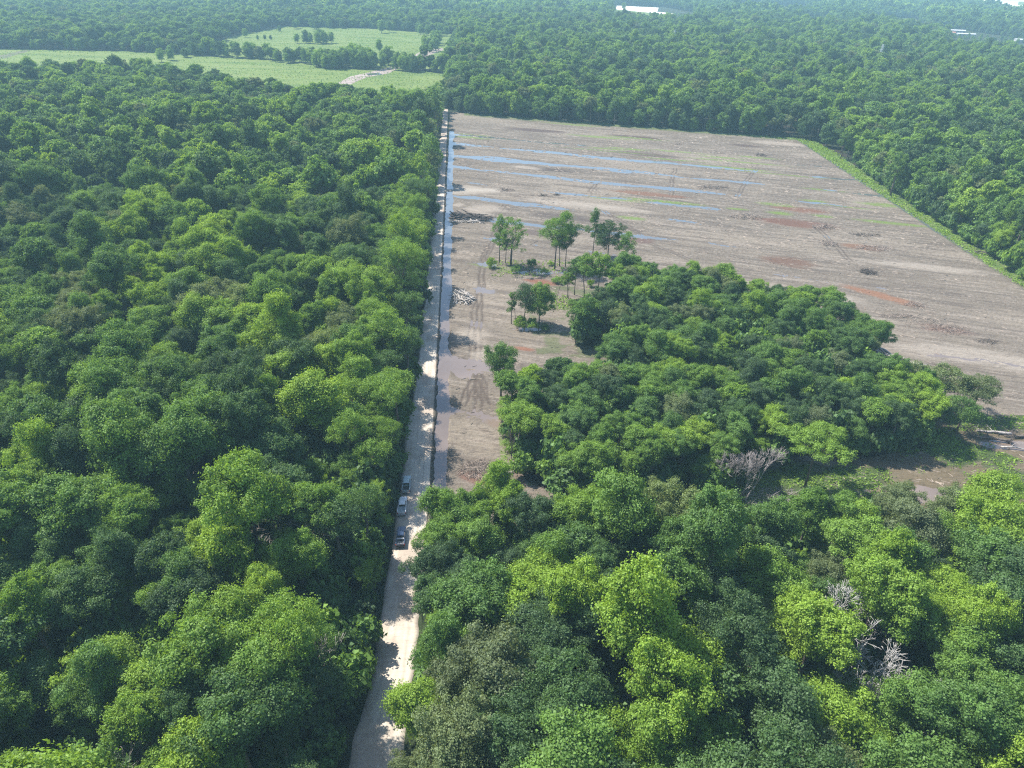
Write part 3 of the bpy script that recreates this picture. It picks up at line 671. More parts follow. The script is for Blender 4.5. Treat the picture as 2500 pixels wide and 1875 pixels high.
# colours of the crowns that stand out in the photograph: (u, v, radius px, tint, size)
SPOTS = [(1215, 1275, 60, .86, 1.25), (1390, 1210, 60, .66, 1.1), (1310, 1420, 55, .84, 1.15), (1270, 1490, 60, .84, 1.2), (1560, 1450, 60, .50, 1.2), (1640, 1270, 60, .95, 1.1), (1600, 1650, 110, .80, 1.4),
         (1780, 1500, 90, .82, 1.4), (1480, 1330, 60, .5, 1.1), (1100, 1300, 90, .50, 1.2), (1130, 1480, 60, .60, 1.1), (1290, 1580, 80, .10, 1.2), (1050, 1800, 110, .97, 1.3), (1220, 1660, 100, .99, 1.2), (1330, 1780, 120, .14, 1.3), (1600, 1800, 80, .70, 1.2),
         (1450, 1800, 60, .82, 1.), (1180, 1860, 60, .86, 1.), (1850, 1780, 80, .12, 1.2), (2250, 1600, 110, .78, 1.5), (2120, 1560, 60, .5, 1.), (2000, 1800, 90, .80, 1.3), (2200, 1450, 90, .80, 1.2), (2400, 1250, 70, .84, 1.1), (2380, 1330, 70, .82, 1.1), (2230, 1250, 90, .99, 1.2), (2400, 1500, 70, .16, 1.1),
         (2450, 1700, 60, .4, 1.1), (2300, 1790, 70, .3, 1.1), (1900, 1400, 70, .6, 1.1), (2050, 1400, 60, .99, 1.), (1680, 1180, 50, .60, 1.),
         (130, 1530, 90, .52, 1.2), (300, 1560, 70, .72, 1.1), (500, 1640, 90, .60, 1.2), (600, 1720, 90, .50, 1.2), (480, 1800, 70, .86, 1.1), (240, 1800, 60, .78, 1.), (730, 1580, 90, .66, 1.3), (640, 1830, 60, .82, 1.), (850, 1460, 60, .62, 1.1), (830, 1630, 60, .72, 1.1), (60, 1420, 80, .34, 1.2), (280, 1400, 80, .10, 1.), (820, 1720, 40, .84, .8),
         (310, 1060, 90, .36, 1.5), (490, 1080, 100, .36, 1.6), (650, 1080, 80, .20, 1.4), (430, 940, 80, .22, 1.3), (920, 800, 70, .60, 1.3), (900, 950, 80, .62, 1.2), (900, 1050, 80, .56, 1.2), (540, 1310, 90, .90, 1.1), (120, 1170, 90, .76, 1.2), (60, 1090, 60, .08, 1.2), (1000, 620, 50, .70, 1.2), (990, 520, 50, .60, 1.1), (560, 640, 60, .74, 1.3), (370, 540, 50, .76, 1.3),
         (760, 870, 50, .30, 1.1), (200, 720, 60, .96, 1.2), (540, 740, 60, .95, 1.2), (780, 840, 40, .96, 1.), (100, 740, 60, .30, 1.2), (380, 700, 80, .78, 1.1), (600, 1160, 60, .62, 1.), (700, 1350, 60, .56, 1.1)]
for (u, v, r, tt, ss) in SPOTS:
    k = np.hypot(U - u, (Vv - v) * 1.2) < r * .82
    tint = np.where(k, np.clip(tt + rgT.uniform(-.035, .035, n), 0 if tt < .91 else .925, .90 if tt < .91 else 1.), tint)
    size = np.where(k & ~edge, size * .35 + ss * .72, size)
var = rgT.integers(0, len(VAR) - 4, n)
bush = edge & (rgT.random(n) < .55); var = np.where(bush & ((py > 560) | (px > 150)), len(VAR) - 2 + (rgT.random(n) < .5), var)
road_side = (px > road_l(py) - 12) & (px < -12) & (py < 640)
kp_size = np.where(road_side & (py > 88) & (py < 150), np.minimum(size, .5 + np.maximum(0, (-16.3 - px)) * .115), size); size = np.clip(kp_size, .5, 1.55)
var = np.where(road_side, len(VAR) - 4 + (rgT.random(n) < .5), var)
var = np.where(((tint < .16) | (tint > .92)) & (var < len(VAR) - 4), np.where(rgT.random(n) < .7, VAR.index('wide_b'), var), var)
dist = D
okd = np.isfinite(dist)
# the 290 that show largest stand as things of their own
isl = inpoly(px, py, CENTRAL); size = np.where(isl, np.minimum(size, .98), size); hk = np.where(isl, np.clip(hk, .74, .96), hk)
score = np.where(in_view(px, py, 12., -20)[0], size / dist, 0)
order = np.argsort(-score)
IND = np.zeros(n, bool); IND[order[:272]] = True

# --- instancing set-up (one object each, kind = stuff)
def gn_object(name, pts, rot, scl, tnt, vi, protos, label, cat):
    """points carrying rot, scl, tint and vi; geometry nodes put prototype vi on each"""
    me = bpy.data.meshes.new(name); me.vertices.add(len(pts)); me.vertices.foreach_set('co', np.asarray(pts, np.float32).ravel())
    for k, a, ty, key in (('rot', rot, 'FLOAT_VECTOR', 'vector'), ('scl', scl, 'FLOAT_VECTOR', 'vector'), ('tint', tnt, 'FLOAT', 'value'), ('vi', vi, 'INT', 'value')):
        at = me.attributes.new(k, ty, 'POINT'); at.data.foreach_set(key, np.asarray(a, np.int32 if ty == 'INT' else np.float32).ravel())
    o = link(name, me); tag(o, label, cat, kind='stuff')
    ng = bpy.data.node_groups.new(name + '_nodes', 'GeometryNodeTree')
    ng.interface.new_socket('Geometry', in_out='INPUT', socket_type='NodeSocketGeometry'); ng.interface.new_socket('Geometry', in_out='OUTPUT', socket_type='NodeSocketGeometry')
    gi = ng.nodes.new('NodeGroupInput'); go = ng.nodes.new('NodeGroupOutput'); jn = ng.nodes.new('GeometryNodeJoinGeometry')
    na = {}
    for k, ty in (('rot', 'FLOAT_VECTOR'), ('scl', 'FLOAT_VECTOR'), ('vi', 'INT')):
        q = ng.nodes.new('GeometryNodeInputNamedAttribute'); q.data_type = ty; q.inputs[0].default_value = k; na[k] = q
    e2r = ng.nodes.new('FunctionNodeEulerToRotation'); ng.links.new(na['rot'].outputs[0], e2r.inputs[0])
    for i, meshes in enumerate(protos):
        pj = ng.nodes.new('GeometryNodeJoinGeometry')
        for me2 in meshes:
            ob = bpy.data.objects.new(me2.name, me2)          # source geometry only, never placed in the scene
            oi = ng.nodes.new('GeometryNodeObjectInfo'); oi.inputs['Object'].default_value = ob; oi.transform_space = 'ORIGINAL'
            ng.links.new(oi.outputs['Geometry'], pj.inputs[0])
        cp = ng.nodes.new('FunctionNodeCompare'); cp.data_type = 'INT'; cp.operation = 'EQUAL'
        ng.links.new(na['vi'].outputs[0], cp.inputs[2]); cp.inputs[3].default_value = i
        ip = ng.nodes.new('GeometryNodeInstanceOnPoints')
        ng.links.new(gi.outputs[0], ip.inputs['Points']); ng.links.new(cp.outputs[0], ip.inputs['Selection']); ng.links.new(pj.outputs[0], ip.inputs['Instance'])
        ng.links.new(e2r.outputs[0], ip.inputs['Rotation']); ng.links.new(na['scl'].outputs[0], ip.inputs['Scale'])
        ng.links.new(ip.outputs[0], jn.inputs[0])
    ng.links.new(jn.outputs[0], go.inputs[0])
    md = o.modifiers.new('instances', 'NODES'); md.node_group = ng
    return o

rots = rgT.uniform(0, 2 * np.pi, n); ax_ = rgT.uniform(.85, 1.18, n); tlt = rgT.normal(0, .05, (n, 2))
nearT = (dist < 330) & ~IND; midT = (dist >= 330) & ~IND
def put(name, m, protos, label, extra=None):
    P = np.stack([px[m], py[m], np.zeros(m.sum())], 1); S = np.stack([size[m] * ax_[m], size[m] / ax_[m], size[m] * hk[m]], 1)
    Rt = np.stack([tlt[m, 0], tlt[m, 1], rots[m]], 1); T = tint[m]; VI = var[m]
    if extra is not None:
        P = np.concatenate([P, extra[0]]); S = np.concatenate([S, extra[1]]); Rt = np.concatenate([Rt, extra[2]]); T = np.concatenate([T, extra[3]]); VI = np.concatenate([VI, extra[4]])
    return gn_object(name, P, Rt, S, T, VI, protos, label, 'forest')
put('forest', nearT, [PROTO[v] for v in VAR], 'dense mixed green woods in the middle distance on both sides of the muddy clearing')

# trees of the far hedgerow and lone field trees
ex = []
def hedge(u0, v0, u1, v1, cnt, s0, s1, spread=4, seed=0):
    r = random.Random(seed)
    a = gp(u0, v0); b = gp(u1, v1)
    cnt = int(cnt * 1.5) if cnt > 3 else cnt; spread = spread * 1.3
    for k in range(cnt):
        t = (k + r.uniform(-.4, .4)) / max(1, cnt - 1); ex.append((a[0] + (b[0] - a[0]) * t + r.gauss(0, spread), a[1] + (b[1] - a[1]) * t + r.gauss(0, spread), r.uniform(s0, s1)))
hedge(400, 150, 425, 148, 2, .95, 1.05, 2, 1); hedge(440, 140, 560, 134, 6, .6, 1.0, 4, 2); hedge(540, 136, 640, 142, 9, .8, 1.2, 5, 3)
hedge(640, 142, 700, 152, 5, .6, .9, 3, 4); hedge(710, 150, 800, 164, 11, .7, 1.15, 5, 5); hedge(800, 162, 915, 168, 22, .95, 1.35, 8, 6); hedge(860, 155, 905, 160, 8, 1.0, 1.4, 8, 16)
hedge(928, 150, 965, 152, 4, .7, .95, 4, 7); hedge(975, 172, 1045, 172, 12, .8, 1.15, 6, 8); hedge(752, 106, 795, 106, 7, .8, 1.2, 6, 9); hedge(602, 92, 612, 92, 1, .8, .9, 1, 10)
hedge(640, 97, 660, 97, 3, .4, .5, 2, 11); hedge(685, 77, 692, 77, 1, .6, .7, 1, 12); hedge(940, 80, 955, 80, 2, 1.1, 1.3, 4, 13); hedge(960, 66, 1090, 88, 16, .9, 1.2, 9, 14); hedge(1030, 128, 1062, 100, 8, .9, 1.2, 6, 15); hedge(925, 127, 928, 124, 1, 1, 1.1, 1, 17)
hedge(735, 70, 870, 66, 9, .8, 1.1, 10, 18); hedge(1520, 24, 1530, 24, 1, 1.1, 1.2, 1, 19); hedge(2300, 88, 2330, 96, 5, .5, .7, 4, 20); hedge(2255, 96, 2270, 95, 3, .7, .9, 4, 21); hedge(2060, 360, 2100, 400, 3, .5, .7, 3, 22)
_r = random.Random(77)
for k in range(1900):
    x_, y_ = _r.uniform(290, 1060), _r.uniform(980, 1960)
    if (inpoly([x_], [y_], BLD)[0] and not (890 < x_ and y_ > 1430)) or (inpoly([x_], [y_], BLD2)[0] and y_ < 1290) or (inpoly([x_], [y_], SITE)[0] and y_ < 1880): ex.append((x_, y_, _r.uniform(.36, .56)))
ex = np.array(ex); ne = len(ex)
exd = (np.stack([ex[:, 0], ex[:, 1], np.zeros(ne)], 1), np.stack([ex[:, 2]] * 3, 1), np.stack([np.zeros(ne), np.zeros(ne), rgT.uniform(0, 6.28, ne)], 1), rgT.uniform(.1, .75, ne), len(VAR) - 2 + rgT.integers(0, 2, ne))
put('forest', midT, [PROTO_M[v] for v in VAR], 'distant mixed green woods round the clearing and the pale green fields', exd)

# very far woods: patches of canopy, one mesh of many crowns each
def patch(seed, S=88., per=8.4):
    rg = np.random.default_rng(seed); Vs, Fs, L, T = [], [], [], []; nn = 0
    m = int(S / per)
    for i in range(m):
        for j in range(m):
            x = (i + .5 + rg.uniform(-.42, .42)) * S / m - S / 2; y = (j + .5 + rg.uniform(-.42, .42)) * S / m - S / 2
            s = np.clip(rg.lognormal(0.05, .25), .6, 1.7)
            V, Fq_, lv, _ = crown_np(rg, R=5.0, zc=11.5, Rz=5.0, ncl=12, cr=2.1, leaf=1.35, nleaf=170, inner=.05, low=-.1)
            V = V * s; V[:, 2] *= rg.uniform(.85, 1.15); V[:, 0] += x; V[:, 1] += y
            Vs.append(V); Fs.append(Fq_ + nn); nn += len(V); L.append(lv)
            tt = np.clip(.42 + .24 * rg.normal(), .02, .85); tt = .06 if rg.random() < .12 else tt
            T.append(np.full(len(V), tt))
    return mesh_np('canopy_patch', np.concatenate(Vs), np.concatenate(Fs), (M_LEAFG,), {'lv': np.concatenate(L), 'tint': np.concatenate(T)})
PATCH = [[patch(900 + k)] for k in range(5)]
S_ = 88.
gx, gy = np.meshgrid(np.arange(-2900, 4900, S_), np.arange(1660 + S_ / 2, 6100, S_)); gx = gx.ravel(); gy = gy.ravel()
k = in_view(gx, gy, 8., 200)[0]
# cells that meet an opening are left to single trees
def meets(x, y): 
    r = blocked(x, y)
    for dx in (-.5, 0, .5):
        for dy in (-.5, 0, .5): r = r | blocked(x + dx * S_, y + dy * S_)
    return r
mt = meets(gx, gy)
pk = k & ~mt
rp = np.random.default_rng(31)
P = np.stack([gx[pk], gy[pk], np.zeros(pk.sum())], 1)
gn_object('forest', P, np.stack([np.zeros(len(P)), np.zeros(len(P)), rp.integers(0, 4, len(P)) * np.pi / 2], 1), np.stack([np.ones(len(P)), np.ones(len(P)), rp.uniform(.85, 1.2, len(P))], 1),
          np.zeros(len(P)), rp.integers(0, 5, len(P)), PATCH, 'hazy blue green woods stretching to the horizon beyond the fields', 'forest')
fx, fy = [], []
for cx_, cy_ in zip(gx[k & mt], gy[k & mt]):
    a, b = scatter(cx_ - S_ / 2, cx_ + S_ / 2, cy_ - S_ / 2, cy_ + S_ / 2, 8.2, int(abs(cx_ + cy_)), lambda x, y: ~blocked(x, y)); fx.append(a); fy.append(b)
if fx:
    fx = np.concatenate(fx); fy = np.concatenate(fy); m_ = len(fx); s_ = np.clip(rp.lognormal(0, .22, m_), .6, 1.5)
    gn_object('forest', np.stack([fx, fy, np.zeros(m_)], 1), np.stack([np.zeros(m_), np.zeros(m_), rp.uniform(0, 6.28, m_)], 1), np.stack([s_] * 3, 1), np.clip(.36 + .2 * rp.normal(size=m_), .02, .72), rp.integers(0, len(VAR), m_),
              [PROTO_M[v] for v in VAR], 'far woods edging the white gravel yard and the distant buildings', 'forest')

# undergrowth on the floor of the woods
SHR = dict(R=2.2, zc=1.7, Rz=1.7, ncl=20, cr=.85, leaf=.27, nleaf=2400, low=-.2)
SH = []
for k in range(3):
    V, Fq_, lv, Cc = crown_np(np.random.default_rng(700 + k), **SHR); SH.append([mesh_np('shrub', V, Fq_, (M_LEAF,), {'lv': lv})])
ux, uy = scatter(-330, 380, 36, 460, 4.6, 61, lambda x, y: in_view(x, y, 2., 0)[0] & ~blocked(x, y))
m_ = len(ux); us_ = rp.uniform(.7, 1.9, m_)
gn_object('undergrowth', np.stack([ux, uy, np.zeros(m_)], 1), np.stack([np.zeros(m_), np.zeros(m_), rp.uniform(0, 6.28, m_)], 1), np.stack([us_, us_, us_ * rp.uniform(.8, 1.8, m_)], 1), np.clip(.3 + .16 * rp.normal(size=m_), .0, .7), rp.integers(0, 3, m_), SH,
          'shady green undergrowth covering the floor of the woods', 'undergrowth')

# --- individual trees: build one of each kind, then copy thing and parts
ORD = ['', 'first', 'second', 'third', 'fourth', 'fifth', 'sixth', 'seventh', 'eighth', 'ninth', 'tenth', 'eleventh', 'twelfth', 'thirteenth', 'fourteenth', 'fifteenth', 'sixteenth', 'seventeenth', 'eighteenth', 'nineteenth', 'twentieth',
       'twenty-first', 'twenty-second', 'twenty-third', 'twenty-fourth', 'twenty-fifth', 'twenty-sixth', 'twenty-seventh', 'twenty-eighth', 'twenty-ninth', 'thirtieth']
def colname(t):
    if t > .92: return 'olive grey'
    if t < .14: return 'dark green'
    if t < .30: return 'deep green'
    if t < .48: return 'mid green'
    if t < .66: return 'fresh green'
    if t < .79: return 'bright green'
    return 'lime green'
def make_tree(name, cm, tm_):
    root = bpy.data.objects.new(name, None); root.empty_display_size = .5; COL.objects.link(root)
    link('trunk', tm_, root); link('crown', cm, root); return root
def copy_tree(src, loc, rz, s, hz, t):
    r = src.copy(); COL.objects.link(r); r.location = loc; r.rotation_euler = (0, 0, rz); r.scale = (s, s, s * hz)
    for ch in src.children:
        c = ch.copy(); COL.objects.link(c); c.parent = r
        if ch.name.startswith('crown'): c['tint'] = float(t)
    return r
srcs = {}
ii = np.where(IND)[0]
side = np.where(px[ii] < road_l(py[ii]), 0, np.where(inpoly(px[ii], py[ii], CENTRAL), 2, 1))
SN = ['left woods', 'near right woods', 'wood island']
for sd in (0, 1, 2):
    mem = ii[side == sd]
    if not len(mem): continue
    y0 = py[mem].min(); band = ((py[mem] - y0) / (STEP * .9)).astype(int)
    for bn, bi in enumerate(sorted(set(band))):
        row = mem[band == bi]; row = row[np.argsort(np.abs(px[row] + 12))]
        for q, j in enumerate(row):
            vn = VAR[var[j]]
            szn = 'small' if size[j] < .82 else 'medium' if size[j] < 1.08 else 'large' if size[j] < 1.32 else 'huge'
            if vn not in srcs:
                r = make_tree('broadleaf_tree', *PROTO[vn]); srcs[vn] = r
                r.location = (px[j], py[j], 0); r.rotation_euler = (0, 0, rots[j]); r.scale = (size[j], size[j], size[j] * hk[j])
                for c in r.children:
                    if c.name.startswith('crown'): c['tint'] = float(tint[j])
            else:
                r = copy_tree(srcs[vn], (px[j], py[j], 0), rots[j], size[j], hk[j], tint[j])
            tag(r, '%s %s tree, %s from the road, %s row up, %s' % (szn, colname(tint[j]), ORD[min(q + 1, 30)], ORD[min(bn + 1, 30)], SN[sd]), 'tree', 'broadleaf trees of the nearer woods')

# --- trees that stand apart
def special(kind, sp, seed, loc, t, s=1., hz=1., label='', group='trees standing in the clearing', r0=.22, nl=16, rz=0., name='broadleaf_tree', bark=M_BARK):
    cm, tm_ = mk_proto(kind, sp, seed, nl=nl, r0=r0, bark=bark)
    r = make_tree(name, cm, tm_); r.location = (*loc, 0); r.scale = (s, s, s * hz); r.rotation_euler = (0, 0, rz)
    for c in r.children:
        if c.name.startswith('crown'): c['tint'] = t
    tag(r, label, 'tree', group); return r
airy = dict(R=6.0, zc=11.6, Rz=6.8, ncl=74, cr=.92, leaf=.15, nleaf=7600, low=-.72, jit=.9, inner=.05, lobes=3)
special('airy', airy, 801, gp(1247, 650), .44, 1.18, .98, 'tall spreading airy tree with forked bare trunk, rightmost of the three in the mud', r0=.34)
special('slim', dict(airy, R=2.2, Rz=7.0, zc=11.5, ncl=26, cr=.9, nleaf=3900), 802, gp(1219, 641), .42, 1.15, 1., 'slim tall tree left of the spreading tree beside the muddy tracks', r0=.16)
special('slim2', dict(airy, R=1.6, Rz=4.2, zc=9.5, ncl=16, cr=.8, nleaf=2250), 803, gp(1234, 642), .35, .95, 1., 'small sparse tree between the slim tree and the spreading forked tree', r0=.14)
special('tallthin', dict(airy, R=4.9, Rz=6.4, zc=15.0, ncl=46, cr=1.35, nleaf=13500, low=-.75, lean=(2.2, 0)), 804, gp(1354, 657), .46, 1.15, 1., 'tall light green tree with bare dark trunk, left of the leaning group', r0=.22)
special('tallthin2', dict(airy, R=3.2, Rz=5.6, zc=12.6, ncl=30, cr=1.1, nleaf=6300, low=-.7, lean=(3.4, 0)), 805, gp(1366, 650), .34, 1.05, 1., 'slender leaning tree just right of the tall light green tree', r0=.16)
special('tallthin3', dict(airy, R=3.4, Rz=5.6, zc=11.6, ncl=32, cr=1.1, nleaf=6900, low=-.7, lean=(4.6, 0)), 806, gp(1380, 652), .08, 1.05, 1., 'dark leaning slender tree beside the group of bare trunks in the clearing', r0=.16)
special('darkfan', dict(airy, R=4.6, Rz=6.0, zc=9.2, ncl=54, cr=1.2, nleaf=14250, low=-.8), 807, (64, 294), .03, 1.1, 1., 'dark green fan shaped tree standing in the mud behind the leaning group', r0=.2)
special('darkfan2', dict(airy, R=2.4, Rz=6.4, zc=11.6, ncl=30, cr=1.0, nleaf=6300, low=-.8), 808, (58, 298), .25, 1.1, 1., 'narrow upright tree touching the left of the dark fan shaped tree', r0=.16)
special('lonefan', dict(airy, R=3.6, Rz=4.4, zc=7.8, ncl=34, cr=1.0, nleaf=6300, low=-.7), 809, gp(1527, 641), .46, 1.08, 1., 'small vase shaped tree standing alone in the mud above the wood island', r0=.14)
special('edgetree', dict(airy, R=5.2, Rz=5.4, zc=12.5, ncl=54, cr=1.3, nleaf=18000, low=-.55, inner=.1), 810, gp(1223, 968), .30, .9, 1.05, 'dark green tree with bare straight trunk at the left tip of the wood island', r0=.26)
special('cone', dict(R=3.8, zc=7.8, Rz=6.0, ncl=54, cr=1.15, leaf=.15, nleaf=17000, low=-.75), 811, gp(1316, 790), .48, 1.05, 1.1, 'bright upright tree, right of the pair in the middle of the mud', r0=.18)
special('conedark', dict(R=4.0, zc=9.2, Rz=4.4, ncl=48, cr=1.15, leaf=.15, nleaf=7500, low=-.75), 812, gp(1280, 786), .05, 1.05, 1., 'dark bushy tree, left of the pair in the middle of the mud', r0=.15)
special('sapling', dict(airy, R=1.1, Rz=3.8, zc=6.8, ncl=14, cr=.6, nleaf=1200, low=-.8), 813, gp(1248, 790), .35, 1.2, 1., 'thin nearly bare sapling left of the dark bushy tree', r0=.12)
umb = dict(R=7.2, zc=12.2, Rz=2.4, ncl=95, cr=1.15, leaf=.13, nleaf=26000, low=.12, flat=.38, jit=.4, inner=.04, lobes=3)
special('umbrella', umb, 814, gp(1965, 1188), .66, 1.08, 1., 'wide flat topped feathery tree with bare trunk in the grassy gap', r0=.26, nl=26)
wil = dict(R=5.2, zc=7.6, Rz=3.8, ncl=48, cr=1.2, leaf=.14, nleaf=11500, low=-.4, jit=.9, inner=.04, flat=.6)
for k, (x, y, t, s, lb) in enumerate([(134, 172, .95, 1.15, 'greyish airy tree at the wood island tip, left of the three willow-like ones'), (142, 170, .94, 1.15, 'greyish airy tree with twisted limbs, middle one at the wood island tip'),
        (149, 166, .98, 1.05, 'sparse twisted grey green tree above the fallen trunks at the right edge'), (128, 160, .06, 1.1, 'dark spreading tree over the grass left of the fallen trunks'), (139, 157, .30, .95, 'low leaning green tree shading the wet ground near the fallen trunks')]):
    special('willow', wil, 820 + k, (x, y), t, s, 1., lb, group='airy trees at the tip of the wood island', r0=.3, nl=24, rz=k * 1.3)
for k, (u, v, s, t) in enumerate([(1426, 735, 1.25, .45), (1385, 728, .72, .5), (1402, 720, 1.05, .2), (1458, 738, 1.35, .6), (1405, 838, .95, .3), (1428, 838, 1.15, .4)]):
    special('edge', dict(airy, R=3.4, zc=10.5, Rz=4.2, ncl=34, nleaf=7800, low=-.5), 830 + k, gp(u, v), t, s, 1., ['mid green tree with thin stem at the upper left tip of the wood island', 'lighter small crowned tree just left of the upper island tip', 'dark crowned tree behind the lighter small one at the island tip', 'dark green tree right of the thin stemmed one at the island tip', 'slender green tree at the lower left corner of the upper lobe', 'taller green tree next to the slender one at the lobe corner'][k], group='trees at the edge of the wood island', r0=.15, rz=k * 1.1)
special('margin', dict(airy, R=4.6, zc=14, Rz=5, ncl=44, nleaf=12000), 840, gp(2173, 478), .46, 1.2, 1.05, 'big tree with bare leaning trunk on the grass margin right of the mud', r0=.4)
special('margin2', dict(airy, R=3.4, zc=11, Rz=4.6, ncl=36, nleaf=9750), 841, gp(2052, 388), .3, 1.1, 1., 'dark tree on the grass margin near the far right corner of the mud', r0=.3)

SB = dict(R=1.9, zc=1.25, Rz=1.3, ncl=22, cr=.65, leaf=.12, nleaf=2600, low=-.3, jit=.9)
sb_me = []
for k in range(3):
    V, Fq_, lv, Cc = crown_np(np.random.default_rng(860 + k), **SB); sb_me.append(mesh_np('shrub_leaves', V, Fq_, (M_LEAF,), {'lv': lv}))
_r = random.Random(5)
for k, (u, v) in enumerate([(1200, 652), (1262, 662), (1300, 655), (1330, 668), (1345, 648), (1395, 668), (1420, 655), (1440, 700), (1300, 802), (1270, 800), (1330, 806), (1470, 660), (1500, 668), (1395, 745), (1415, 750), (1360, 690), (1535, 650), (1240, 990), (1240, 1060), (1252, 1100), (1236, 1030)]):
    x_, y_ = gp(u, v); o = link('shrub', sb_me[k % 3], loc=(x_, y_, 0), rz=_r.uniform(0, 6.28)); q_ = _r.uniform(.55, 1.25); o.scale = (q_, q_, q_ * _r.uniform(.7, 1.5)); o['tint'] = _r.uniform(.2, .75)
    tag(o, 'low ragged green shrub at the foot of the trees standing in or beside the mud', 'shrub', 'shrubs round the standing trees')

# dead and bare trees
def dead(loc, seed, H, r, lev, mat, label, ns=1, sp=.5, up=.12, minr=.03):
    me = dead_mesh(seed, H, r, lev, mat, ns, sp, up=up, minr=minr)
    r_ = bpy.data.objects.new('dead_tree', me); COL.objects.link(r_); r_.location = (*loc, 0); tag(r_, label, 'dead tree', 'leafless trees'); return r_
DG = M_DEAD
dead((63.5, 132.5), 1, 10.8, .22, 5, DG, 'grey leafless tree, left of the pair in the dark gap', 2, .36, .16)
dead((68.5, 131.5), 2, 11.8, .24, 5, DG, 'grey leafless tree with full twiggy crown, right of the pair in the dark gap', 2, .36, .16)
dead((67.2, 76), 3, 18.5, .32, 6, M_WHITE, 'big bleached leafless tree among lime crowns at lower right', 2, .5, .08, .035)
dead((68.5, 70), 4, 9.5, .18, 5, M_WHITE, 'low tangle of bleached dead branches below the big bleached tree', 2, .55, .05, .035)
dead((75.5, 58.5), 5, 12, .18, 4, M_PALE, 'small bleached leafless tree near the bottom right corner', 1, .5, .1, .03)
dead((-55, 66), 6, 14, .18, 5, M_PALE, 'grey leafless tree near the bottom left corner', 1, .4, .12, .025)
dead((-35.5, 119), 7, 15, .18, 5, M_PALE, 'thin grey leafless tree in the woods left of the trucks', 2, .45, .05, .025)
dead((-22.5, 86), 8, 13, .15, 3, M_PALE, 'slim bare leaning tree at the left road edge', 2, .4, .2, .03)
dead((-64.5, 130), 9, 15, .18, 4, M_PALE, 'grey bare topped tree deep in the left woods', 1, .45, .1, .03)
for k, (u, v, h, lb) in enumerate([(1258, 783, 11, 'bare leaning pole tree behind the dark bushy tree'), (1290, 755, 12, 'pale mossy leaning dead trunk in the middle of the mud'), (1275, 730, 9, 'thin dead stem left of the pale mossy trunk'), (1361, 722, 9, 'bare vine covered stem standing in the mud, leftmost of its pair'),
        (1387, 728, 9.5, 'forked bare stem in the mud, right of the vine covered one'), (1248, 1134, 13, 'tall thin bare stem at the wood island edge by the mud pool'), (1258, 1140, 15, 'thicker bare stem right beside the tall thin one by the mud pool'), (1287, 1150, 7, 'broken short snag at the corner of the mud pool')]):
    dead(gp(u, v), 20 + k, h, .14, 2, M_PALE if k == 1 else M_BARK, lb, 1, .3, .4, .03)

# ------------------------------------------------------------------ logs and brush
def log_mesh(seed, L, r, mat):
    rg = np.random.default_rng(seed); mb = MB(); p = []; rr = []
    for k in range(6):
        t = k / 5; p.append(((t - .5) * L, rg.normal(0, .05 * L * .3), rg.normal(0, .03))); rr.append(r * (1.15 - .75 * t))
    mb.tube(p, rr, 7)
    for k in range(int(rg.integers(1, 4))):
        t = rg.uniform(.4, .9); a = Vector(((t - .5) * L, 0, 0)); mb.tube([a, a + Vector((rg.uniform(.5, 1.6), rg.normal(0, .9), rg.normal(0, .5)))], [r * .4, r * .12], 4)
    return mb.mesh('log', mat, True)
def pile(center, n, rx, ry, h, Lr, rad, mat, group, label, seed, ang0, aspread):
    rg = random.Random(seed); ms = [log_mesh(seed * 10 + k, Lr[0] + (Lr[1] - Lr[0]) * k / 4, rad * (.7 + .15 * k), mat) for k in range(5)]
    for k in range(n):
        while True:
            a, b = rg.uniform(-1, 1), rg.uniform(-1, 1)
            if a * a + b * b < 1: break
        z = rad + h * max(0, 1 - (a * a + b * b)) * rg.uniform(.1, 1)
        o = link('log', ms[rg.randrange(5)], loc=(center[0] + a * rx, center[1] + b * ry, z))
        o.rotation_euler = (rg.uniform(0, 6.28), rg.gauss(0, .14), ang0 + rg.gauss(0, aspread)); tag(o, label, 'log', group)
c1 = gp(1152, 533)
pile(c1, 70, 8.5, 5.5, 2.2, (5, 11), .22, M_DKLOG, 'dark logs heaped near the crossing', 'dark weathered log in the wide flat heap below the pale crossing', 3, -.25, .35)
pile((c1[0] - 2, c1[1] - 5.5), 34, 7, 1.6, .5, (2, 5), .2, M_CUT, 'pale logs along the front of the dark heap', 'pale short log lying along the front of the wide dark heap', 4, -.3, .9)
pile(gp(1128, 728), 85, 3.4, 5.2, 1.9, (2.5, 6.5), .20, M_CUT, 'bleached logs heaped beside the ditch', 'bleached log in the heap beside the ditch, below the dark heap', 5, 1.9, .75)
pile(gp(2185, 890), 26, 6, 7, 1.6, (8, 15), .26, M_CUT, 'long pale trunks stacked by the wood island', 'long pale trunk in the stack at the right end of the wood island', 6, -.9, .12)
pile(gp(2215, 990), 60, 8, 5, 1.6, (1.5, 5), .24, M_CUT, 'sunlit cut wood behind the airy trees', 'sunlit piece of cut wood heaped behind the airy trees', 7, .3, 1.2)
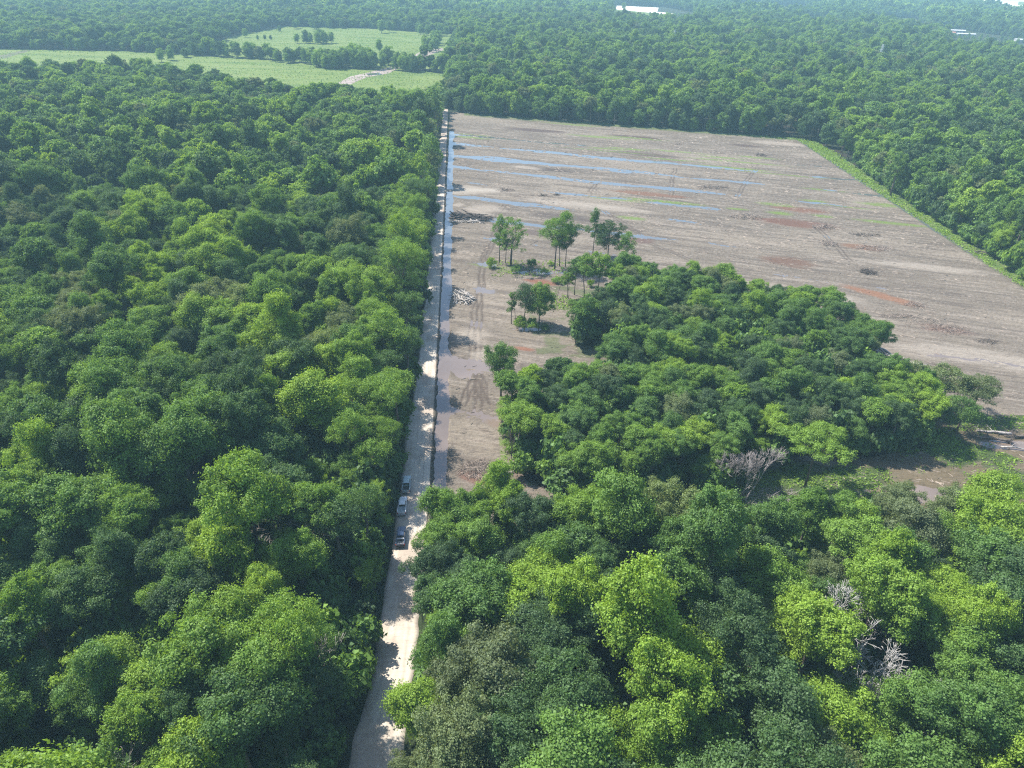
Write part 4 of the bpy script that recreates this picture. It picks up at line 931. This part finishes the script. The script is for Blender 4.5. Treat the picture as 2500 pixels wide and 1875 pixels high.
def bigtrunk(loc, L, r, ang, mat, label, seed, root=True):
    rg = np.random.default_rng(seed); mb = MB(); pts = [((t - .5) * L, rg.normal(0, .12), r + .1 * math.sin(t * 5)) for t in np.linspace(0, 1, 7)]
    mb.tube(pts, [r * (1.2 - .8 * t) for t in np.linspace(0, 1, 7)], 9)
    for k in range(4):
        a = Vector(pts[2 + k]); rec_branch(mb, rg, a, Vector((.7, rg.normal(0, .6), abs(rg.normal(0, .5)))).normalized(), L * .18, r * .35, 1, .5, .1, 5, .03)
    o = mb.build('fallen_trunk', mat, smooth=True, loc=(*loc, 0.02), rz=ang); tag(o, label, 'fallen trunk', 'large fallen trunks at the right edge')
    if root:
        m2 = MB(); b = Vector(pts[0])
        for k in range(16):
            th = k * 2 * math.pi / 16; m2.tube([b, b + Vector((-.35 + rg.normal(0, .25), math.cos(th) * .9, math.sin(th) * .9)), b + Vector((-.6 + rg.normal(0, .3), math.cos(th) * 1.6 * rg.uniform(.6, 1.2), max(-.5, math.sin(th) * 1.6 * rg.uniform(.6, 1.2))))], [r * .5, r * .25, .04], 5)
        m2.build('root_plate', M_DKLOG, o, True)
bigtrunk(gp(2425, 1058), 9, .42, math.pi - .25, M_PALE, 'grey fallen trunk with upturned dark roots beside the pool', 1)
bigtrunk(gp(2415, 1072), 10, .34, math.pi - .35, M_BARK, 'dark fallen trunk lying just below the grey one', 2)
bigtrunk(gp(2478, 1068), 6, .35, math.pi - .1, M_BARK, 'dark stump end fallen trunk at the right picture edge', 3)
bigtrunk(gp(2480, 1095), 8, .24, -.15, M_CUT, 'bleached fallen trunk on grass below the pool at the right edge', 4, False)
bigtrunk(gp(1222, 1140), 3.6, .13, -.1, M_CUT, 'pale short fallen trunk in the mud pool', 5, False)
bigtrunk(gp(1253, 1152), 4.6, .15, .25, M_PALE, 'grey fallen trunk pointing at the snag by the mud pool', 6, False)
def brush(center, n, rx, ry, h, seed, label, mats=(M_DEAD,), L=(.6, 2.2), rr=.035):
    rg = np.random.default_rng(seed); mb = MB()
    for k in range(n):
        a = rg.uniform(0, 6.28); q = math.sqrt(rg.random()); x, y = rx * q * math.cos(a), ry * q * math.sin(a); z = h * (1 - q) * rg.random() + .05
        d = Vector(rg.normal(0, 1, 3)); d.z *= .45; d.normalize(); l = rg.uniform(*L)
        mb.tube([(x, y, z), (x + d.x * l * .5, y + d.y * l * .5, max(.02, z + d.z * l * .5 + rg.normal(0, .08))), (x + d.x * l, y + d.y * l, max(.02, z + d.z * l))], [rr, rr * .8, rr * .3], 3)
    tag(mb.build('brush_pile', mats[0], loc=(*center, 0)), label, 'brush pile', 'brush piles left on the clearing')
M_BR = plain('brush_wood', (.27, .215, .175), .9, noise=.4, nscale=1.2); M_BRD = plain('dark_brush_wood', (.12, .095, .08), .9, noise=.4, nscale=1.2)
for k, (u, v, nn_, rx, ry, h, lb, mt_) in enumerate([
    (1165, 1145, 420, 4.6, 3.8, 1.0, 'wide grey brush heap beside the mud pool north of the near woods', M_BR), (1820, 530, 240, 9, 5, .9, 'ragged brush line left of the large dark red soil patch', M_BR), (2010, 555, 200, 6, 4, .8, 'brush heap right of the large dark red soil patch', M_BR),
    (2022, 595, 180, 4, 4, .9, 'small grey brush heap between two puddle rows', M_BR), (2130, 607, 240, 9, 4, .8, 'brush strewn over the orange soil patch right of the field centre', M_BR), (2118, 574, 120, 7, 2.5, .6, 'thin dark brush streak above the orange soil patch', M_BRD),
    (2120, 665, 260, 3.4, 3, 1.0, 'dark centred round brush heap in the pale stripes', M_BRD), (2235, 745, 220, 4, 3, .8, 'brush heap at the lower end of the long orange patch', M_BR), (2320, 805, 380, 7, 5, .9, 'large brown brush heap in the lower right mud', M_BR),
    (2410, 835, 160, 4, 2, .7, 'small dark brush heap right of the large brown one', M_BRD), (2190, 772, 160, 7, 1.6, .5, 'low brush streak above the tip of the wood island', M_BR), (1860, 380, 120, 4, 3, 1.1, 'dark brush heap near the far right corner of the mud', M_BRD),
    (1740, 458, 260, 10, 3, .8, 'long brush row in the middle of the far mud', M_BR), (1235, 465, 160, 5, 3.5, .8, 'round brush heap just right of the pale crossing', M_BR), (1326, 478, 70, 2.6, 1.6, .8, 'small brush heap left of the bright grass strip', M_BRD), (1360, 476, 50, 2, 1.4, .6, 'tiny brush heap next to the small one by the grass strip', M_BRD),
    (1450, 540, 50, 1.5, 1.5, 1.2, 'lone upright root in the mud above the tall leaning group', M_BRD), (2250, 790, 140, 7, 5, .4, 'scattered pale brush left of the large brown heap', M_BR), (2395, 617, 80, 4, 2, .8, 'dark brush heap on the grass margin right of the mud', M_BRD), (1880, 1215, 300, 8, 3.5, .9, 'pinkish brush heap in the gap below the flat topped tree', M_DEAD), (1655, 352, 60, 3, 2, .5, 'faint brush heap far up the mud', M_BR)]):
    brush(gp(u, v), nn_, rx, ry, h, 40 + k, lb, (mt_,), L=(.8, 3.0), rr=.05 if v > 700 else .085)
# loose twigs and clods all over the mud
rg = np.random.default_rng(77); mbt = MB(); cnt = 0
tx = rg.uniform(-3, 245, 60000); ty = 126 + (rg.random(60000) ** 1.5) * 420
kk = is_clearing(tx, ty) & in_view(tx, ty, 0, 0)[0] & (tx < field_r(ty) - 2)
kk &= (rg.random(60000) < .15 + sstep(.45, .7, fbm(tx * .05, ty * .09, 610, 3)))
tx, ty = tx[kk][:4200], ty[kk][:4200]
Vt = []; Ft = []; q0 = 0
for x, y in zip(tx, ty):
    l = rg.uniform(.3, 1.5) * (1 + y / 400); a = rg.normal(-.35, .6); w = rg.uniform(.03, .075) * (1 + y / 300); hh = w * 1.3
    dx, dy = math.cos(a) * l / 2, math.sin(a) * l / 2; nx_, ny_ = -math.sin(a) * w, math.cos(a) * w; gz = max(-.22, float(Z[min(len(ys) - 1, int(np.searchsorted(ys, y))), min(len(xs) - 1, int(np.searchsorted(xs, x)))])); z0 = gz - .08
    Vt += [(x - dx - nx_, y - dy - ny_, z0), (x + dx - nx_, y + dy - ny_, z0), (x + dx + nx_, y + dy + ny_, z0), (x - dx + nx_, y - dy + ny_, z0), (x - dx, y - dy, gz + hh + .04), (x + dx, y + dy, gz + hh + .02)]
    Ft += [(q0, q0 + 1, q0 + 5, q0 + 4), (q0 + 2, q0 + 3, q0 + 4, q0 + 5)]; q0 += 6
tag(link('wood_litter', mesh_np('wood_litter', np.array(Vt), np.array(Ft), (plain('litter_wood', (.22, .18, .145), .9, noise=.6, nscale=.35),))), 'broken sticks and chips scattered over the cleared mud', 'wood litter', kind='stuff')

# grass tufts on the margins and in the gap
rg = np.random.default_rng(78); nG = 90000
gx_ = rg.uniform(-6, 262, nG); gy_ = 118 + rg.random(nG) ** 1.25 * 430
ed = gx_ - field_r(gy_); gnn = fbm(gx_ * .09, gy_ * .13, 91, 4)
dd_ = ((ed > 1.8) & (ed < 16) & (gy_ > 118)) | ((gy_ < 165) & (gx_ > 26) & (gnn > .47)) | ((gx_ > 10) & (gx_ < 24) & (gy_ > 138) & (gy_ < 178) & (gnn > .42)) | ((gx_ > 26) & (gx_ < 52) & (gy_ > 240) & (gy_ < 262) & (gnn > .5))
dd_ |= ((gx_ > 12) & (gx_ < 45) & (gy_ > 272) & (gy_ < 292) & (rg.random(nG) < .35)) | ((np.abs(gy_ - field_far(gx_) - 3) < 5))
dd_ &= is_clearing(gx_, gy_) & in_view(gx_, gy_, 0, 0)[0]
gx_, gy_ = gx_[dd_][:26000], gy_[dd_][:26000]; m_ = len(gx_)
P_ = np.repeat(np.stack([gx_, gy_, np.full(m_, .12)], 1), 4, 0) + rg.normal(0, 1, (m_ * 4, 3)) * np.array([.35, .35, .09]) * np.repeat(1 + gy_ / 300, 4)[:, None]
Vg, Fg = leaf_quads(P_, rg.normal(size=(m_ * 4, 3)) * .7 + np.array([0, 0, .8]), .17 * np.repeat(1 + gy_ / 300, 4), rg)
tag(link('grass', mesh_np('grass', Vg, Fg, (M_LEAFG,), {'lv': np.repeat(rg.random(m_ * 4), 4), 'tint': np.repeat(np.repeat(rg.uniform(.62, .88, m_), 4), 4)})), 'bright green grass and weeds on the margins of the mud', 'grass', kind='stuff')
# rough growth that ruffles the far pastures
rg = np.random.default_rng(79); nG = 60000
gx_ = rg.uniform(-700, 0, nG); gy_ = rg.uniform(665, 1400, nG); kk = (inpoly(gx_, gy_, F1) | inpoly(gx_, gy_, F2)) & (rg.random(nG) < .2 + sstep(.45, .6, fbm((gx_ * .94 - gy_ * .3) * .012, (gy_ + .3 * gx_) * .11, 620, 3)))
gx_, gy_ = gx_[kk][:30000], gy_[kk][:30000]; m_ = len(gx_)
Vg, Fg = leaf_quads(np.stack([gx_, gy_, rg.uniform(.2, .7, m_)], 1), rg.normal(size=(m_, 3)), np.full(m_, .55), rg)
tag(link('pasture_weeds', mesh_np('pasture_weeds', Vg, Fg, (M_LEAFG,), {'lv': np.repeat(rg.random(m_), 4), 'tint': np.repeat(rg.uniform(.30, .66, m_), 4)})), 'low weeds roughening the pale green fields', 'weeds', kind='stuff')

# ------------------------------------------------------------------ pickup trucks
M_GLASS = plain('window_glass', (.02, .025, .03), .08, spec=.8); M_TYRE = plain('tyre_rubber', (.03, .03, .03), .8); M_RIM = plain('wheel_rim', (.5, .5, .52), .35, .8)
M_TRIM = plain('black_trim', (.03, .03, .033), .5); M_RED = plain('tail_lamp', (.45, .02, .02), .2); M_CHROME = plain('bumper_metal', (.6, .6, .62), .25, .9); M_LAMP = plain('headlamp_glass', (.8, .8, .82), .15)
def carpaint(name, col, metal=.3):
    m = plain(name, col, .28, metal, noise=.06, nscale=6, spec=.6); m.node_tree.nodes['Principled BSDF'].inputs['Coat Weight'].default_value = .6; return m
def truck(loc, paint, bedcol, label, cover=False, toolbox=None):
    root = bpy.data.objects.new('pickup_truck', None); COL.objects.link(root); root.location = loc; tag(root, label, 'pickup truck', 'pickup trucks parked in line on the road')
    W2 = 1.0
    b = MB()  # lower body: sills, fenders, hood (front is +y, rear bumper at y = 0)
    b.box(-W2, W2, .05, 5.85, .55, .98, .02, .02)
    b.box(-W2 + .02, W2 - .02, 4.45, 5.80, .97, 1.20, .10, .06)
    b.box(-W2 + .18, W2 - .18, 4.40, 5.70, 1.19, 1.27, .12, .12)
    b.box(-W2 + .01, W2 - .01, 1.98, 4.52, .97, 1.24, .03, 0)
    b.build('body', paint, root)
    c = MB(); c.box(-W2 + .10, W2 - .10, 2.0, 4.4, 1.23, 1.84, .17, 0); c.v = [(x, (y + .18 if y < 3 else y - .72) if z > 1.5 else y, z) for x, y, z in c.v]
    cab = c.build('cab', paint, root)
    r = MB(); r.box(-.70, .70, 2.25, 3.62, 1.841, 1.90, .06, .08); r.build('roof', paint, cab)
    g = MB(); g.add([(-.83, 4.36, 1.28), (.83, 4.36, 1.28), (.70, 3.74, 1.79), (-.70, 3.74, 1.79)], [(0, 1, 2, 3)]); g.build('windshield', M_GLASS, root)
    g = MB(); g.add([(.80, 2.02, 1.30), (-.80, 2.02, 1.30), (-.68, 2.155, 1.77), (.68, 2.155, 1.77)], [(0, 1, 2, 3)]); g.build('rear_window', M_GLASS, root)
    for s in (-1, 1):
        for (ya, yb, ta, tb) in ((2.16, 3.02, 2.28, 3.02), (3.14, 4.16, 3.14, 3.66)):
            g = MB(); g.add([(s * .893, ya, 1.32), (s * .893, yb, 1.32), (s * .755, tb, 1.76), (s * .755, ta, 1.76)], [(0, 1, 2, 3) if s > 0 else (3, 2, 1, 0)]); g.build('side_window', M_GLASS, root)
        m = MB(); m.box(s * 1.0, s * 1.24, 4.02, 4.12, 1.24, 1.46); m.build('mirror', M_TRIM, root)
        bs = MB(); bs.box(min(s * .84, s * .995), max(s * .84, s * .995), .12, 1.97, .97, 1.30, .01, 0); bs.build('bed_side', paint, root)
        t_ = MB(); t_.box(min(s * .84, s * .99), max(s * .84, s * .99), .02, .118, .85, 1.24); t_.build('tail_lamp', M_RED, root)
        h = MB(); h.box(min(s * .62, s * .96), max(s * .62, s * .96), 5.78, 5.87, .85, 1.08); h.build('headlamp', M_LAMP, root)
        for yy in (1.05, 4.75):
            w = MB(); w.tube([(s * .76, yy, .40), (s * 1.02, yy, .40)], [.40, .40], 18); wo_ = w.build('wheel', M_TYRE, root)
            q = MB(); q.tube([(s * 1.0, yy, .40), (s * 1.03, yy, .40)], [.24, .22], 12); q.build('rim', M_RIM, wo_)
    fl_ = MB(); fl_.box(-.84, .84, .12, 1.97, .981, 1.00); fl_.build('bed_floor', bedcol, root)
    tg = MB(); tg.box(-.84, .84, .04, .118, .80, 1.27); tl = tg.build('tailgate', paint, root); hd = MB(); hd.box(-.12, .12, .015, .039, 1.08, 1.14); hd.build('handle', M_TRIM, tl)
    bp_ = MB(); bp_.box(-.96, .96, -.14, .04, .50, .72, 0, .02); bp_.build('rear_bumper', M_CHROME if not toolbox else M_TRIM, root)
    bp_ = MB(); bp_.box(-.96, .96, 5.86, 6.0, .48, .78, .05, 0); bp_.build('front_bumper', M_CHROME, root)
    gr_ = MB(); gr_.box(-.60, .60, 5.80, 5.875, .80, 1.10); gr_.build('grille', M_TRIM, root)
    if cover: cv = MB(); cv.box(-.86, .86, .14, 1.96, 1.302, 1.335, .01, .01); cv.build('bed_cover', M_TRIM, root)
    if toolbox: tb_ = MB(); tb_.box(-.80, .80, 1.45, 1.93, 1.002, 1.42, .02, .02); tb_.build('tool_box', toolbox, root)
    return root
ZRD = .40
truck((-15.0, 127.3, ZRD), carpaint('silver_white_paint', (.72, .73, .76), .2), plain('pale_bed_liner', (.28, .32, .33), .7, noise=.5, nscale=4), 'silver white pickup truck with open load bed, middle one of the three')
truck((-14.5, 135.3, ZRD), carpaint('pale_grey_blue_paint', (.46, .54, .58), .3), M_TRIM, 'pale blue grey pickup truck with black load bed, farthest of the three', cover=False)
truck((-14.6, 116.9, ZRD), carpaint('dark_blue_paint', (.035, .06, .11), .4), plain('worn_bed', (.14, .14, .145), .7, noise=.4, nscale=4), 'dark blue pickup truck with grey tailgate box, nearest of the three', toolbox=plain('grey_tool_box', (.35, .36, .37), .4, .6))

# ------------------------------------------------------------------ person on the road
def person(loc, rz):
    root = bpy.data.objects.new('person', None); COL.objects.link(root); root.location = loc; root.rotation_euler = (0, 0, rz)
    tag(root, 'person in dark clothes standing on the gravel road beside the trucks', 'person')
    sk = plain('skin', (.42, .26, .19), .6); cl = plain('dark_shirt', (.06, .055, .06), .85); tr_ = plain('dark_trousers', (.025, .03, .045), .85); hr = plain('dark_hair', (.03, .02, .015), .8); sh = plain('boots', (.03, .025, .02), .7)
    def skin(name, verts, edges, rad, mat, parent):
        me = bpy.data.meshes.new(name); me.from_pydata(verts, edges, []); me.materials.append(mat); o = link(name, me, parent)
        o.modifiers.new('skin', 'SKIN'); sv = me.skin_vertices[0].data
        for i, r in enumerate(rad): sv[i].radius = r if isinstance(r, tuple) else (r, r)
        sv[0].use_root = True; o.modifiers.new('sub', 'SUBSURF').levels = 2; o.modifiers['sub'].render_levels = 2; return o
    V = [(0, 0, .96), (0, 0, 1.12), (0, .01, 1.30), (0, .01, 1.45), (0, .0, 1.53), (0, -.01, 1.60), (0, -.01, 1.70), (0, -.01, 1.76)]
    E = [(0, 1), (1, 2), (2, 3), (3, 4), (4, 5), (5, 6), (6, 7)]; Rr = [(.15, .11), (.14, .10), (.17, .115), (.13, .09), .055, (.072, .085), (.078, .095), (.05, .06)]
    for s in (-1, 1):
        k = len(V); V += [(s * .16, 0, 1.43), (s * .23, .01, 1.18), (s * .24, -.06, .95), (s * .24, -.09, .88)]; E += [(3, k), (k, k + 1), (k + 1, k + 2), (k + 2, k + 3)]; Rr += [.06, .045, .032, (.03, .018)]
        h = len(V)
        for j, (dx, l) in enumerate([(-.028, .075), (-.01, .088), (.009, .083), (.027, .065)]):
            a = len(V); V += [(s * .24 + dx, -.10, .85), (s * .24 + dx, -.115, .85 - l * .55), (s * .24 + dx, -.105, .85 - l)]; E += [(h - 1, a), (a, a + 1), (a + 1, a + 2)]; Rr += [.009, .0085, .007]
        a = len(V); V += [(s * .24 - s * .035, -.115, .85), (s * .24 - s * .04, -.13, .82)]; E += [(h - 1, a), (a, a + 1)]; Rr += [.010, .008]
        k = len(V); V += [(s * .10, 0, .88), (s * .11, -.01, .50), (s * .12, .02, .10), (s * .13, -.12, .045)]; E += [(0, k), (k, k + 1), (k + 1, k + 2), (k + 2, k + 3)]; Rr += [.095, .062, .042, .04]
    body = skin('body', V, E, Rr, sk, root)
    Vs = [(0, 0, .95), (0, 0, 1.12), (0, .01, 1.30), (0, .01, 1.46)]; Es = [(0, 1), (1, 2), (2, 3)]; Rs = [(.165, .125), (.155, .115), (.185, .13), (.13, .095)]
    for s in (-1, 1):
        k = len(Vs); Vs += [(s * .17, 0, 1.43), (s * .225, .01, 1.22)]; Es += [(3, k), (k, k + 1)]; Rs += [.075, .062]
    skin('shirt', Vs, Es, Rs, cl, root)
    Vp = [(0, 0, .97)]; Ep = []; Rp_ = [(.165, .125)]
    for s in (-1, 1):
        k = len(Vp); Vp += [(s * .10, 0, .86), (s * .11, -.01, .50), (s * .12, .02, .12)]; Ep += [(0, k), (k, k + 1), (k + 1, k + 2)]; Rp_ += [.105, .075, .06]
    skin('trousers', Vp, Ep, Rp_, tr_, root)
    skin('hair', [(0, .03, 1.66), (0, .02, 1.74), (0, -.01, 1.79)], [(0, 1), (1, 2)], [(.075, .06), (.085, .085), (.05, .05)], hr, root)
    for s in (-1, 1): skin('boot', [(s * .12, .03, .10), (s * .12, .01, .05), (s * .13, -.15, .04)], [(0, 1), (1, 2)], [.055, .05, .042], sh, root)
person((-10.8, 132.4, ZRD + .0), 2.0)

# ------------------------------------------------------------------ far structures
M_ROOFW = plain('white_metal_roof', (.46, .47, .47), .6); M_WALLW = plain('pale_wall', (.36, .35, .34), .8); M_DOOR = plain('dark_door', (.08, .08, .1), .6); M_RROOF = plain('rusty_roof', (.42, .2, .15), .7)
def shed(u, v, L, Wd, H, ang, label, roofm=M_ROOFW, doors=3, pitch=1.4):
    x, y = gp(u, v); root = bpy.data.objects.new('shed', None); COL.objects.link(root); root.location = (x, y, 0); root.rotation_euler = (0, 0, ang); tag(root, label, 'building', 'pale buildings in the far right woods')
    w = MB(); w.box(-L / 2, L / 2, -Wd / 2, Wd / 2, 0, H); w.build('wall', M_WALLW, root)
    r = MB(); r.add([(-L / 2 - .4, -Wd / 2 - .4, H + .01), (L / 2 + .4, -Wd / 2 - .4, H + .01), (L / 2 + .4, Wd / 2 + .4, H + .01), (-L / 2 - .4, Wd / 2 + .4, H + .01), (-L / 2 - .4, 0, H + pitch), (L / 2 + .4, 0, H + pitch)], [(0, 1, 5, 4), (2, 3, 4, 5), (0, 4, 3), (1, 2, 5), (0, 3, 2, 1)]); r.build('roof', roofm, root)
    for k in range(doors):
        xx = -L / 2 + (k + .5) * L / doors; d = MB(); d.box(xx - 1.5, xx + 1.5, -Wd / 2 - .06, -Wd / 2 - .01, .02, min(3.2, H - .4)); d.build('door', M_DOOR, root)
A = -.30
shed(2332, 80, 34, 11, 4.5, A, 'longest white roofed shed of the far right group of buildings', doors=6)
shed(2293, 74, 20, 9, 4.5, A, 'small white roofed shed up and left of the longest shed')
shed(2284, 81, 22, 9, 4, A, 'low white roofed shed left of the longest shed')
shed(2310, 84, 30, 8, 4, A, 'narrow rusty roofed shed in front of the longest shed', M_RROOF, 4)
shed(2357, 89, 32, 9, 4.5, A, 'pale shed at the right end of the far building group', doors=4)
shed(2268, 82, 11, 7, 3.5, A, 'smallest pale hut at the left end of the far building group', doors=1)
shed(2496, 105, 26, 12, 5.5, A, 'white roofed building cut by the right picture edge', doors=3)
shed(2210, 64, 8, 6, 3.5, A, 'tiny white hut in the far woods left of the building group', doors=1)
shed(1818, 13, 26, 10, 4, -.2, 'lone pale building among the farthest woods right of the white yard', doors=3)
M_STEEL = plain('galvanised_steel', (.62, .64, .64), .5, .4)
def tower(u, v, H, w, label):
    x, y = gp(u, v); mb = MB(); r = .22
    lv_ = np.linspace(0, 1, 9)
    cn = lambda t: [(sx * w * (1 - .78 * t) / 2, sy * w * (1 - .78 * t) / 2, H * t) for sx, sy in ((-1, -1), (1, -1), (1, 1), (-1, 1))]
    for q in range(4): mb.tube([cn(0)[q], cn(1)[q]], [r, r * .7], 5)
    for a, b in zip(lv_[:-1], lv_[1:]):
        for q in range(4):
            mb.tube([cn(a)[q], cn(b)[(q + 1) % 4]], [r * .6, r * .6], 4); mb.tube([cn(b)[q], cn(b)[(q + 1) % 4]], [r * .6, r * .6], 4)
    o = mb.build('lattice_tower', M_STEEL, loc=(x, y, 0)); tag(o, label, 'tower', 'steel towers above the right woods')
    for k, zz in enumerate((.82, .93)):
        c = MB(); c.tube([(-w * .55, 0, H * zz), (w * .55, 0, H * zz)], [.18, .18], 4); c.build('cross_arm', M_STEEL, o)
tower(2139, 176, 31, 5, 'pale steel lattice tower rising from the far right woods')
tower(1641, 128, 29, 3.6, 'faint slender steel tower in the far middle woods')

# ------------------------------------------------------------------ air
hz = MB(); hz.box(-GX - 60, GX + 60, GY0 - 60, GY1 + 60, -2.0, HCAM + 5)
ho = hz.build('haze', bpy.data.materials.new('haze')); hm = ho.data.materials[0]; hm.use_nodes = True; t = hm.node_tree; t.nodes.clear()
pv = t.nodes.new('ShaderNodeVolumePrincipled'); pv.inputs['Color'].default_value = (.50, .85, 1.0, 1); pv.inputs['Density'].default_value = .0002; pv.inputs['Anisotropy'].default_value = 0.0
oo = t.nodes.new('ShaderNodeOutputMaterial'); t.links.new(pv.outputs[0], oo.inputs['Volume'])
tag(ho, 'thin pale blue haze over the far woods', 'haze', kind='stuff')
print('trees', n, 'near', int(nearT.sum()), 'mid', int(midT.sum()), 'patches', int(pk.sum()), 'ind', int(IND.sum()), 'maxdist ind', dist[IND].max())
